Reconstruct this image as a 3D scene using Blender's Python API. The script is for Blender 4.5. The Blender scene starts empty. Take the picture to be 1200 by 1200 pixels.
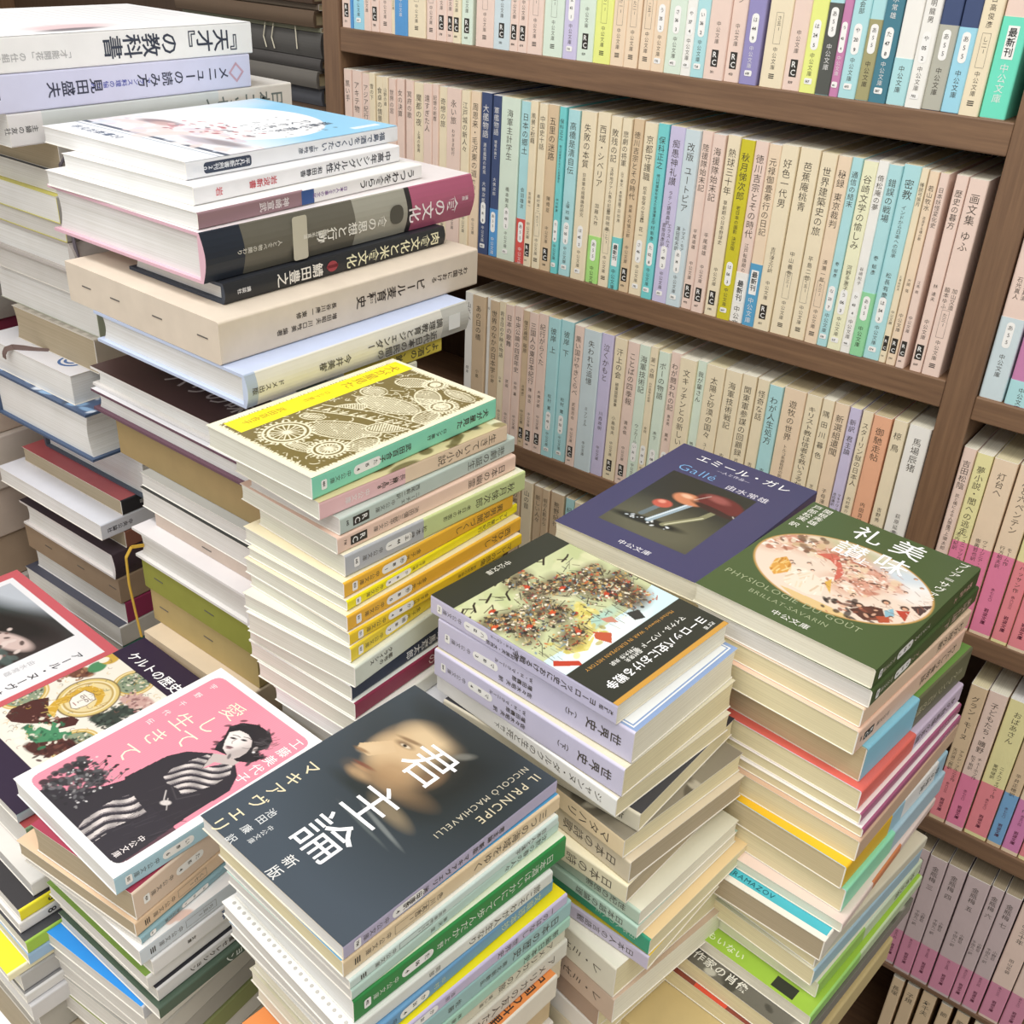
import bpy, math, random
import numpy as np
from mathutils import Matrix, Vector

random.seed(7)
SC = bpy.context.scene
COL = SC.collection

# ---------------------------------------------------------------- camera
cam_d = bpy.data.cameras.new('camera'); cam = bpy.data.objects.new('camera', cam_d); COL.objects.link(cam)
cam_d.sensor_fit = 'HORIZONTAL'; cam_d.sensor_width = 36.0; cam_d.lens = 36.0 * 1246.3 / 1200.0
cam_d.clip_start = 0.01
def cam_axes(yaw, pitch, roll):
    cy, sy, cp, sp, cr, sr = math.cos(yaw), math.sin(yaw), math.cos(pitch), math.sin(pitch), math.cos(roll), math.sin(roll)
    fwd = Vector((sy * cp, cy * cp, -sp)); right = Vector((cy, -sy, 0)); down = fwd.cross(right)
    return cr * right + sr * down, -sr * right + cr * down, fwd
r_, d_, f_ = cam_axes(-0.637409, 0.519384, -0.050746)
cam.matrix_world = Matrix(((r_.x, -d_.x, -f_.x, 0.859301), (r_.y, -d_.y, -f_.y, -0.824590), (r_.z, -d_.z, -f_.z, 0.116283), (0, 0, 0, 1)))
SC.camera = cam

# ---------------------------------------------------------------- light and exposure
SC.view_settings.view_transform = 'Standard'; SC.view_settings.look = 'None'
SC.view_settings.gamma = 1.0; SC.view_settings.use_curve_mapping = False
SC.view_settings.exposure = -0.06
wd = bpy.data.worlds.new('world'); SC.world = wd; wd.use_nodes = True
bg = wd.node_tree.nodes['Background']; bg.inputs[0].default_value = (1.0, 0.99, 0.975, 1); bg.inputs[1].default_value = 0.55
def area(name, loc, target, sx, sy, power, col):
    l = bpy.data.lights.new(name, 'AREA'); l.shape = 'RECTANGLE'; l.size = sx; l.size_y = sy; l.energy = power; l.color = col
    o = bpy.data.objects.new(name, l); COL.objects.link(o); o.location = loc
    o.rotation_euler = (Vector(target) - Vector(loc)).to_track_quat('-Z', 'Y').to_euler()
    return o
area('ceiling_light', (0.1, -0.75, 1.25), (0.1, -0.75, 0), 1.3, 0.35, 14, (1.0, 0.98, 0.98))
area('ceiling_light', (1.3, -0.9, 1.25), (1.1, -0.75, 0), 1.3, 0.35, 13.5, (1.0, 0.95, 0.86))
area('ceiling_light', (0.5, -1.9, 1.25), (0.5, -1.2, 0), 2.2, 0.35, 13, (1.0, 0.98, 0.95))

# ---------------------------------------------------------------- materials
def lin(h):
    h = h.lstrip('#'); v = [int(h[i:i + 2], 16) / 255 for i in (0, 2, 4)]
    return tuple(x / 12.92 if x <= .04045 else ((x + .055) / 1.055) ** 2.4 for x in v)
MATS = {}
def mat(hexc, rough=.42, mottle=.05):
    k = (hexc, rough, mottle)
    if k in MATS: return MATS[k]
    m = bpy.data.materials.new('cover_' + hexc.lstrip('#')); m.use_nodes = True
    nt = m.node_tree; b = nt.nodes['Principled BSDF']; c = lin(hexc)
    b.inputs['Roughness'].default_value = rough; b.inputs['Specular IOR Level'].default_value = .4
    if mottle:
        tc = nt.nodes.new('ShaderNodeTexCoord'); nz = nt.nodes.new('ShaderNodeTexNoise'); mx = nt.nodes.new('ShaderNodeMix'); mx.data_type = 'RGBA'
        nz.inputs['Scale'].default_value = 60; nz.inputs['Detail'].default_value = 3
        nt.links.new(tc.outputs['Object'], nz.inputs['Vector']); nt.links.new(nz.outputs['Fac'], mx.inputs[0])
        mx.inputs[6].default_value = tuple(x * (1 - mottle) for x in c) + (1,); mx.inputs[7].default_value = tuple(min(1, x * (1 + mottle)) for x in c) + (1,)
        nt.links.new(mx.outputs[2], b.inputs['Base Color'])
    else: b.inputs['Base Color'].default_value = c + (1,)
    MATS[k] = m; return m
def pages_mat(hexc):
    k = ('pages', hexc)
    if k in MATS: return MATS[k]
    m = bpy.data.materials.new('pages_' + hexc.lstrip('#')); m.use_nodes = True; nt = m.node_tree; b = nt.nodes['Principled BSDF']
    b.inputs['Roughness'].default_value = .85; b.inputs['Specular IOR Level'].default_value = .15
    tc = nt.nodes.new('ShaderNodeTexCoord'); mp = nt.nodes.new('ShaderNodeMapping'); mp.inputs['Scale'].default_value = (5, 5, 1500)
    nz = nt.nodes.new('ShaderNodeTexNoise'); nz.inputs['Scale'].default_value = 1.0; nz.inputs['Detail'].default_value = 2
    n2 = nt.nodes.new('ShaderNodeTexNoise'); n2.inputs['Scale'].default_value = 25
    ad = nt.nodes.new('ShaderNodeMath'); ad.operation = 'MULTIPLY_ADD'; ad.inputs[1].default_value = .6
    rp = nt.nodes.new('ShaderNodeValToRGB'); c = lin(hexc)
    rp.color_ramp.elements[0].position = .35; rp.color_ramp.elements[1].position = .85
    rp.color_ramp.elements[0].color = (c[0] * .82, c[1] * .805, c[2] * .76, 1); rp.color_ramp.elements[1].color = tuple(min(1, x * 1.06) for x in c) + (1,)
    L = nt.links.new
    L(tc.outputs['Object'], mp.inputs['Vector']); L(mp.outputs[0], nz.inputs['Vector']); L(tc.outputs['Object'], n2.inputs['Vector'])
    L(n2.outputs['Fac'], ad.inputs[0]); L(nz.outputs['Fac'], ad.inputs[2]); L(ad.outputs[0], rp.inputs[0]); L(rp.outputs[0], b.inputs['Base Color'])
    ad.inputs[1].default_value = .35
    MATS[k] = m; return m
def art_mat(rough=.38):
    k = ('art', rough)
    if k in MATS: return MATS[k]
    m = bpy.data.materials.new('printed_cover_picture'); m.use_nodes = True; nt = m.node_tree; b = nt.nodes['Principled BSDF']
    a = nt.nodes.new('ShaderNodeAttribute'); a.attribute_name = 'Col'
    nt.links.new(a.outputs['Color'], b.inputs['Base Color']); b.inputs['Roughness'].default_value = rough; b.inputs['Specular IOR Level'].default_value = .4
    MATS[k] = m; return m
def wood(name, c0, c1, axis):
    m = bpy.data.materials.new(name); m.use_nodes = True; nt = m.node_tree; b = nt.nodes['Principled BSDF']
    tc = nt.nodes.new('ShaderNodeTexCoord'); mp = nt.nodes.new('ShaderNodeMapping'); s = [90, 90, 90]; s[axis] = 4; mp.inputs['Scale'].default_value = s
    nz = nt.nodes.new('ShaderNodeTexNoise'); nz.inputs['Scale'].default_value = 2.5; nz.inputs['Detail'].default_value = 6; nz.inputs['Roughness'].default_value = .65
    rp = nt.nodes.new('ShaderNodeValToRGB'); rp.color_ramp.elements[0].position = .3; rp.color_ramp.elements[1].position = .7
    rp.color_ramp.elements[0].color = lin(c0) + (1,); rp.color_ramp.elements[1].color = lin(c1) + (1,)
    L = nt.links.new; L(tc.outputs['Object'], mp.inputs[0]); L(mp.outputs[0], nz.inputs[0]); L(nz.outputs[0], rp.inputs[0]); L(rp.outputs[0], b.inputs['Base Color'])
    b.inputs['Roughness'].default_value = .5
    return m

# ---------------------------------------------------------------- mesh helpers
class MB:
    def __init__(s): s.v = []; s.f = []; s.m = []; s.mats = []; s.art = None
    def mi(s, m):
        if m not in s.mats: s.mats.append(m)
        return s.mats.index(m)
    def add(s, vs, fs, m):
        n = len(s.v); s.v += [tuple(p) for p in vs]; k = s.mi(m)
        for f in fs: s.f.append(tuple(i + n for i in f)); s.m.append(k)
    def box(s, a, b, m):
        x0, y0, z0 = a; x1, y1, z1 = b
        s.add([(x0, y0, z0), (x1, y0, z0), (x1, y1, z0), (x0, y1, z0), (x0, y0, z1), (x1, y0, z1), (x1, y1, z1), (x0, y1, z1)],
              [(3, 2, 1, 0), (4, 5, 6, 7), (0, 1, 5, 4), (1, 2, 6, 5), (2, 3, 7, 6), (3, 0, 4, 7)], m)
    def build(s, name, parent=None):
        me = bpy.data.meshes.new(name); me.from_pydata(s.v, [], s.f)
        for m in s.mats: me.materials.append(m)
        me.polygons.foreach_set('material_index', s.m)
        if s.art is not None:
            n0, cols = s.art; at = me.color_attributes.new('Col', 'FLOAT_COLOR', 'POINT')
            a = np.ones((len(s.v), 4), np.float32); a[n0:n0 + len(cols), :3] = cols; at.data.foreach_set('color', a.ravel())
        me.update(); o = bpy.data.objects.new(name, me); COL.objects.link(o)
        if parent: o.parent = parent
        return o
def empty(name, M, label, cat, group=None):
    o = bpy.data.objects.new(name, None); COL.objects.link(o); o.matrix_world = M; o.empty_display_size = .02
    o['label'] = label; o['category'] = cat
    if group: o['group'] = group
    return o
def frame(o, x, y, z):
    return Matrix(((x[0], y[0], z[0], o[0]), (x[1], y[1], z[1], o[1]), (x[2], y[2], z[2], o[2]), (0, 0, 0, 1)))

# ---------------------------------------------------------------- lettering (the built-in interface font, glyph by glyph)
GL = {}
def glyph(ch, bold):
    k = (ch, bold)
    if k not in GL:
        c = bpy.data.curves.new('g', 'FONT'); c.body = ch; c.size = 1; c.resolution_u = 2; c.offset = min(bold, .012)
        o = bpy.data.objects.new('g', c); me = bpy.data.meshes.new_from_object(o)
        v = [(p.co.x, p.co.y) for p in me.vertices]; f = [tuple(p.vertices) for p in me.polygons]
        adv = max([p[0] for p in v], default=.3) + .08
        GL[k] = (v, f, adv); bpy.data.objects.remove(o); bpy.data.curves.remove(c); bpy.data.meshes.remove(me)
    return GL[k]
ROT = 'ー（）「」『』()…=－〜—'
def vtext(mb, s, pos, right, up, size, m, sp=1.03, bold=-.004, xs=1.0, squeeze=None):
    """upright column of characters; pos = top centre of the column"""
    right = Vector(right); up = Vector(up); pos = Vector(pos); n = right.cross(up)
    if squeeze and len(s) * size * sp > squeeze: sp = squeeze / (len(s) * size)
    fl = 1.0 if sp >= .98 else sp
    k = 0
    for ch in s:
        if ch == ' ': k += .5; continue
        v, f, adv = glyph(ch, bold); asc = ord(ch) < 256; cx = (adv - .08) / 2 if asc else .5
        c = pos - up * ((k + .5) * size * sp); k += 1
        P = []
        for (x, y) in v:
            gx, gy = x - cx, y - .38
            if ch in ROT: gx, gy = gy, -gx
            P.append(c + right * (gx * size * xs) + up * (gy * size * fl))
        mb.add(P, f, m)
    return k * size * sp
def htext(mb, s, pos, right, up, size, m, bold=0.012, gap=.06, xs=1.0):
    """one line of characters; pos = left end of the base line"""
    right = Vector(right); up = Vector(up); x = 0.0; pos = Vector(pos)
    for ch in s:
        if ch == ' ': x += .35; continue
        v, f, adv = glyph(ch, bold); asc = ord(ch) < 256
        mb.add([pos + right * ((x + p[0]) * size * xs) + up * (p[1] * size) for p in v], f, m)
        x += (adv - .04 + gap) if asc else 1.0 + gap
    return x * size * xs
def rrect(mb, c, right, up, w, h, r, m, n=4):
    right = Vector(right); up = Vector(up); c = Vector(c); P = []
    for (sx, sy, a0) in ((1, 1, 0), (-1, 1, 90), (-1, -1, 180), (1, -1, 270)):
        for i in range(n + 1):
            a = math.radians(a0 + 90 * i / n)
            P.append(c + right * (sx * (w / 2 - r) + r * math.cos(a)) + up * (sy * (h / 2 - r) + r * math.sin(a)))
    mb.add(P, [tuple(range(len(P)))], m)
def outline(mb, c, right, up, w, h, t, m):
    for dx, dy, a, b in ((0, h / 2, w, t), (0, -h / 2, w, t), (w / 2, 0, t, h), (-w / 2, 0, t, h)):
        rrect(mb, Vector(c) + Vector(right) * dx + Vector(up) * dy, right, up, a, b, min(a, b) * .3, m, 1)

# ---------------------------------------------------------------- printed pictures, painted point by point in cover millimetres
class Art:
    def __init__(s, w=105., h=152., res=.55, base='#ffffff'):
        s.w, s.h = w, h; s.nx = int(w / res) + 1; s.ny = int(h / res) + 1
        s.X, s.Y = np.meshgrid(np.linspace(0, w, s.nx), np.linspace(0, h, s.ny)); s.C = np.zeros(s.X.shape + (3,)); s.C[:] = lin(base); s.clip = None
    def put(s, a, col):
        if s.clip is not None: a = a * s.clip
        c = np.array(lin(col)) if isinstance(col, str) else np.array(col)
        s.C += (c - s.C) * np.clip(a, 0, 1)[..., None]
    def rect(s, x0, y0, x1, y1, col, a=1.): s.put(((s.X >= x0) & (s.X <= x1) & (s.Y >= y0) & (s.Y <= y1)) * a, col)
    def rr(s, x0, y0, x1, y1, r, col=None):
        dx = np.maximum(np.maximum(x0 + r - s.X, s.X - x1 + r), 0); dy = np.maximum(np.maximum(y0 + r - s.Y, s.Y - y1 + r), 0)
        m = (np.hypot(dx, dy) <= r).astype(float)
        if col: s.put(m, col)
        return m
    def em(s, cx, cy, rx, ry, rot=0., soft=.03):
        c, n = math.cos(math.radians(rot)), math.sin(math.radians(rot)); u = ((s.X - cx) * c + (s.Y - cy) * n) / rx; v = (-(s.X - cx) * n + (s.Y - cy) * c) / ry
        return np.clip((1 - np.hypot(u, v)) / soft + .5, 0, 1)
    def ell(s, cx, cy, rx, ry, col, rot=0., soft=.08, a=1.): s.put(s.em(cx, cy, rx, ry, rot, soft) * a, col)
    def pm(s, pts):
        m = np.zeros(s.X.shape, bool); n = len(pts)
        for i in range(n):
            (x0, y0), (x1, y1) = pts[i], pts[(i + 1) % n]
            if y0 == y1: continue
            m ^= ((s.Y < y0) != (s.Y < y1)) & (s.X < (x1 - x0) * (s.Y - y0) / (y1 - y0) + x0)
        return m.astype(float)
    def poly(s, pts, col, a=1.): s.put(s.pm(pts) * a, col)
    def line(s, pts, wd, col, a=1.):
        best = np.full(s.X.shape, 1e9)
        for (x0, y0), (x1, y1) in zip(pts[:-1], pts[1:]):
            L2 = (x1 - x0) ** 2 + (y1 - y0) ** 2 + 1e-9; t = np.clip(((s.X - x0) * (x1 - x0) + (s.Y - y0) * (y1 - y0)) / L2, 0, 1)
            best = np.minimum(best, np.hypot(s.X - x0 - t * (x1 - x0), s.Y - y0 - t * (y1 - y0)))
        s.put(np.clip((wd / 2 - best) / .3 + .5, 0, 1) * a, col)
    def ring(s, cx, cy, r, wd, col, rx=1.): s.put(np.clip((wd / 2 - np.abs(np.hypot((s.X - cx) / rx, s.Y - cy) - r)) / .3 + .5, 0, 1), col)
    def blobs(s, rnd, n, box, size, cols, elong=2.5, a=.9, rot=None):
        for _ in range(n):
            x, y = rnd.uniform(box[0], box[2]), rnd.uniform(box[1], box[3]); z = rnd.uniform(*size)
            s.ell(x, y, z * rnd.uniform(1, elong), z, rnd.choice(cols), rnd.uniform(0, 180) if rot is None else rnd.gauss(rot, 15), .35, a)
    def lay(s, mb, w, h, z, m):
        n0 = len(mb.v); P = np.stack([(s.X / s.w - 1) * w, s.Y / s.h * h, np.full(s.X.shape, z)], -1).reshape(-1, 3)
        mb.v += [tuple(p) for p in P.tolist()]; k = mb.mi(m); nx = s.nx
        F = [(j * nx + i + n0, j * nx + i + 1 + n0, (j + 1) * nx + i + 1 + n0, (j + 1) * nx + i + n0) for j in range(s.ny - 1) for i in range(nx - 1)]
        mb.f += F; mb.m += [k] * len(F); mb.art = (n0, s.C.reshape(-1, 3))

# ---------------------------------------------------------------- books
# local frame of every book: spine face at x = 0 looking along +x, fore-edge at x = -w, tail y = 0, head y = h, back cover z = 0, front cover z = th
INK = '#4a433b'
PAPER = dict(w='#eeeeec', c='#f0ecda', y='#e9dfba', t='#d3c4a0', g='#e0deda', k='#b9ab92', n='#e3e3d6')
SR, SU = (0, 0, -1), (0, 1, 0)          # right and up as seen on the spine
FR, FU = (1, 0, 0), (0, 1, 0)           # right and up as seen on the front cover
EPS = .00012
def shell(mb, w, h, th, t, r, bulge, pick, ycuts, x_over=0.0, grow=0.0):
    """U-shaped jacket round the page block; pick(part, y) gives the material of part spine/front/back"""
    n = 4; g = grow; out = [(-w, th + g, 'front')]
    for i in range(n + 1):
        a = math.pi / 2 * (1 - i / n); out.append((-r + (r + g) * math.cos(a), th - r + (r + g) * math.sin(a), 'front' if i == 0 else 'spine'))
    if bulge:
        for i in range(1, 8): 
            q = i / 8; out.append((g + bulge * math.sin(math.pi * q), (th - r) * (1 - q) + r * q, 'spine'))
    for i in range(n + 1):
        a = -math.pi / 2 * i / n; out.append((-r + (r + g) * math.cos(a), r + (r + g) * math.sin(a), 'spine'))
    out.append((-w, -g, 'back'))
    inn = [(-w, th - t), (-t - r * .3, th - t), (-t - r * .3, t), (-w, t)] if not grow else [(-w, th), (-r, th), (0, th - r), (0, r), (-r, 0), (-w, 0)]
    for y0, y1 in zip(ycuts[:-1], ycuts[1:]):
        for (x0, z0, k0), (x1, z1, k1) in zip(out[:-1], out[1:]):
            m = pick(k1, (y0 + y1) / 2); mb.add([(x0, y0, z0), (x0, y1, z0), (x1, y1, z1), (x1, y0, z1)], [(3, 2, 1, 0)], m)
    Y0, Y1 = ycuts[0], ycuts[-1]; edge = pick('edge', 0)
    N = len(out); K = len(inn)
    for y, flip in ((Y0, True), (Y1, False)):
        P = [(x, y, z) for x, z, _ in out] + [(x, y, z) for x, z in reversed(inn)]
        q = tuple(range(len(P))); mb.add(P, [q if flip else q[::-1]], edge)
    for (x0, z0), (x1, z1) in zip(inn[:-1], inn[1:]): mb.add([(x0, Y0, z0), (x0, Y1, z0), (x1, Y1, z1), (x1, Y0, z1)], [(0, 1, 2, 3)], edge)
    for z0, z1 in ((inn[0][1], out[0][1]), (out[-1][1], inn[-1][1])):
        mb.add([(-w, Y0, z0), (-w, Y1, z0), (-w, Y1, z1), (-w, Y0, z1)], [(0, 1, 2, 3)], edge)
def spine_print(mb, h, th, S, xo, split=None):
    """title, author and the series marks of a pocket paperback"""
    st = S.get('style', 'n'); ink = mat(S.get('ink', INK), .5, 0); z = th / 2; x = xo + EPS; k = h / .152
    tw = min(th * .62, .0082 if th > .008 else .0062); tw = max(tw, .0026)
    t = S.get('title', ''); a = S.get('author', '')
    main, sub = (t.split(' ', 1) + [''])[:2] if len(t) > 9 else (t, '')
    top = h - .010 * k; ts = S.get('tsize', min(tw, .0075)) if st != 'w' else min(tw * .9, .0068)
    used = vtext(mb, main, (x, top, z), SR, SU, ts, ink, squeeze=.078 * k) if main else 0
    if sub: used += .004 + vtext(mb, sub, (x, top - used - .004, z), SR, SU, ts * .55, ink, squeeze=.04 * k)
    ya = S.get('ya', .42 if st != 'w' else .5) * h
    if a and top - used > ya - .004 or S.get('force'):
        b = a.split(' '); asz = min(tw * .62, .0046)
        if len(b) == 2 and len(a) > 6:
            for q, dz in zip(b, (-1, 1)): vtext(mb, q, (x, ya, z + dz * asz * .6), SR, SU, asz * .9, ink, squeeze=(.0215 if st != 'w' else .036) * k)
        else: vtext(mb, a, (x, ya, z), SR, SU, asz, ink, sp=1.15, squeeze=(.0215 if st != 'w' else .036) * k)
    white = mat('#fbfaf6', .5, 0); dark = mat('#37332e', .5, 0); lm = mat(S.get('mark', '#55504a'), .5, 0); mw = min(th * .5, .0048)
    if st in 'rbpn':
        if S.get('nomark'): return
        if st != 'n' or S.get('shelf'): vtext(mb, '中公文庫', (x, dict(p=.188, b=.195, r=.285, n=.22)[st] * h, z), SR, SU, min(mw, .0040), lm, sp=1.06, bold=-.006)
        if st == 'p':
            rrect(mb, (x, .268 * h, z), SR, SU, mw * 1.25, .021 * k, mw * .6, white)
            cd = S.get('code') or (random.choice('あいうかさたなはまやよ') + '%02d' % random.randint(1, 60) + str(random.randint(1, 9)))
            x += EPS; vtext(mb, cd[0], (x, .265 * h + .0085 * k, z), SR, SU, mw * .8, dark); htext(mb, cd[1:3], (x, .258 * h, z + mw * .42), SR, SU, mw * .75, dark, gap=-.05); htext(mb, cd[3:], (x, .258 * h - .0068 * k, z + mw * .2), SR, SU, mw * .75, dark)
            rrect(mb, (x, .055 * h, z), SR, SU, mw * 1.3, .0042, .001, white); htext(mb, str(random.randint(440, 860)), (x + EPS, .055 * h - .001, z + mw * .48), SR, SU, mw * .5, dark, gap=-.04)
        elif st == 'b':
            outline(mb, (x, .28 * h, z), SR, SU, mw * 1.2, .022 * k, .00018, lm); vtext(mb, random.choice('かきくけこさしすたちに') + random.choice('一二三五七') + '1', (x, .28 * h + .009 * k, z), SR, SU, mw * .75, lm)
            for q in (0, 1, 2): rrect(mb, (x, .055 * h - .0013 + q * .0013, z), SR, SU, mw * .95, .0007, .0002, dark, 1)
        elif st == 'r':
            rrect(mb, (x, .105 * h, z), SR, SU, mw * 1.25, .0125 * k, .0002, dark, 1)
            htext(mb, 'R', (x + EPS, .105 * h + .0008, z + mw * .42), SR, SU, mw * 1.2, white); htext(mb, 'C', (x + EPS, .105 * h - .0050, z + mw * .42), SR, SU, mw * 1.2, white)
            htext(mb, str(random.randint(240, 860)), (x, .032 * h, z + mw * .55), SR, SU, mw * .55, dark, gap=-.04)
def series_print(mb, h, th, S, xo):
    x = xo + EPS; z = th / 2; ink = mat('#5c2338', .5, 0); mw = min(th * .4, .0042)
    vtext(mb, '赤%s' % random.choice(['二五四', '七七〇', '六三三', '五〇四']), (x, .30 * h, z), SR, SU, mw * .75, ink); vtext(mb, '岩波文庫', (x, .175 * h, z), SR, SU, mw * .95, ink, bold=.03)
def make_book(kind, M, w, h, th, S, label, group, cat='book'):
    root = empty(kind, M, label, cat, group); hard = S.get('hard'); t = .0022 if hard else .0004
    sp = S.get('sp', '#eee6d6'); fr = S.get('fr', sp); bk = S.get('bk', fr); rough = S.get('rough', .42)
    ov = .003 if hard else 0; r = min(.0014, th * .22); bulge = S.get('bulge', min(.0022, th * .09) if hard else 0.0)
    segs = S.get('segs', []); cuts = sorted(set([0, h] + [c * h for s in segs for c in s[:2]]))
    msp, mfr, mbk, med = mat(sp, rough), mat(fr, rough), mat(bk, rough), mat(S.get('edge', fr if hard else '#f3efe6'), .6)
    def pick(k, y):
        if k == 'edge': return med
        for s in segs:
            if s[0] * h <= y <= s[1] * h and (k == 'spine' or len(s) > 3): return mat(s[2], rough)
        return dict(spine=msp, front=mfr, back=mbk)[k]
    c = MB(); shell(c, w, h, th, t, r, bulge, pick, cuts)
    spine_print(c, h, th, S, bulge)
    if S.get('style') == 'w': series_print(c, h, th, S, bulge)
    for fn in S.get('extra', []): fn(c, w, h, th, bulge)
    if S.get('art'): S['art'].lay(c, w - .0003 if not hard else w, h, th + EPS * .6, art_mat(S.get('artrough', .36)))
    for fn in S.get('front', []): fn(c, w, h, th)
    c.build('cover', root)
    p = MB(); dx = .0008 + ov; x1 = -t - (r * .3 if not hard else .001); x0 = -w + dx; y0, y1, z0, z1 = .0006 + ov, h - .0006 - ov, t + .00002, th - t - .00002
    pm = pages_mat(PAPER[S.get('pg', 'c')]); nb = 6; cv = S.get('curve', min(.0016, th * .07) if not hard else min(.004, th * .14)); P = []
    for i in range(nb + 1):
        q = i / nb; P.append((x0 + cv * math.sin(math.pi * q), z0 + (z1 - z0) * q))
    P += [(x1, z1), (x1, z0)]; k = len(P)
    p.add([(x, y0, z) for x, z in P] + [(x, y1, z) for x, z in P], [tuple(range(k)), tuple(range(2 * k - 1, k - 1, -1))] + [(i, i + k, (i + 1) % k + k, (i + 1) % k) for i in range(k)], pm)
    p.build('pages', root)
    if S.get('band'):
        b = S['band']; bm = MB(); mb_ = mat(b['c'], rough); fr_y = b['y']
        shell(bm, w * .985, h, th, .0002, r, bulge, lambda k, y: mb_, [fr_y[0] * h + .0004, fr_y[1] * h], grow=.00022)
        for fn in b.get('print', []): fn(bm, w, h, th, bulge + .00022)
        bo = bm.build('paper_band', root)
        if b.get('label'): bo['label'] = b['label']
    if S.get('ribbon'):
        rb = MB(); pts = S['ribbon']; wd = S.get('rwd', .0025); m = mat(S.get('rcol', '#6d5a55'), .8)
        for k_, ((xa, ya, za), (xb, yb, zb)) in enumerate(zip(pts[:-1], pts[1:])):
            d = Vector((xb - xa, yb - ya, zb - za)).normalized(); s_ = d.cross(Vector((0, 1, 0)) if abs(d.y) < .8 else Vector((1, 0, 0))).normalized() * wd / 2; n_ = d.cross(s_).normalized() * .0004
            A, B = Vector((xa, ya, za)), Vector((xb, yb, zb))
            rb.add([A - s_ - n_, A + s_ - n_, A + s_ + n_, A - s_ + n_, B - s_ - n_, B + s_ - n_, B + s_ + n_, B - s_ + n_], [(0, 1, 2, 3), (7, 6, 5, 4), (0, 4, 5, 1), (1, 5, 6, 2), (2, 6, 7, 3), (3, 7, 4, 0)], m)
        rb.build('ribbon_bookmark', root)
    return root
def make_case(M, w, h, th, S, label, group):
    """cardboard slipcase holding a book: closed board box with stapled tail flap"""
    root = empty('slipcase', M, label, 'book', group); b = MB(); m = mat(S['sp'], .75, .09); r = .0018
    prof = [(-w, 0), (-w, th)]
    for (cx, cz, a0) in ((-r, th - r, 90), (-r, r, 0)):
        for i in range(5):
            a = math.radians(a0 - 90 * i / 4); prof.append((cx + r * math.cos(a), cz + r * math.sin(a)))
    k = len(prof); b.add([(x, 0, z) for x, z in prof] + [(x, h, z) for x, z in prof], [tuple(range(k)), tuple(range(2 * k - 1, k - 1, -1))] + [(i, i + k, (i + 1) % k + k, (i + 1) % k) for i in range(k)], m)
    for fn in S.get('extra', []): fn(b, w, h, th, 0)
    b.build('box', root)
    for q in S.get('staples', ()):
        s = MB(); x = -w * (1 - q); ms = mat('#5a5652', .35)
        s.add([(x - .0055, -.0003, th * .52 - .0004), (x + .0055, -.0003, th * .52 - .0004), (x + .0055, -.0003, th * .52 + .0004), (x - .0055, -.0003, th * .52 + .0004),
               (x - .0055, .0002, th * .52 - .0004), (x + .0055, .0002, th * .52 - .0004), (x + .0055, .0002, th * .52 + .0004), (x - .0055, .0002, th * .52 + .0004)],
              [(0, 1, 2, 3), (0, 4, 5, 1), (1, 5, 6, 2), (2, 6, 7, 3), (3, 7, 4, 0)], ms); s.build('staple', root)
    return root
WHITE_AT = (0.3669, -0.6546)
TAN_AT = (0.7658, -0.4189)
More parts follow.
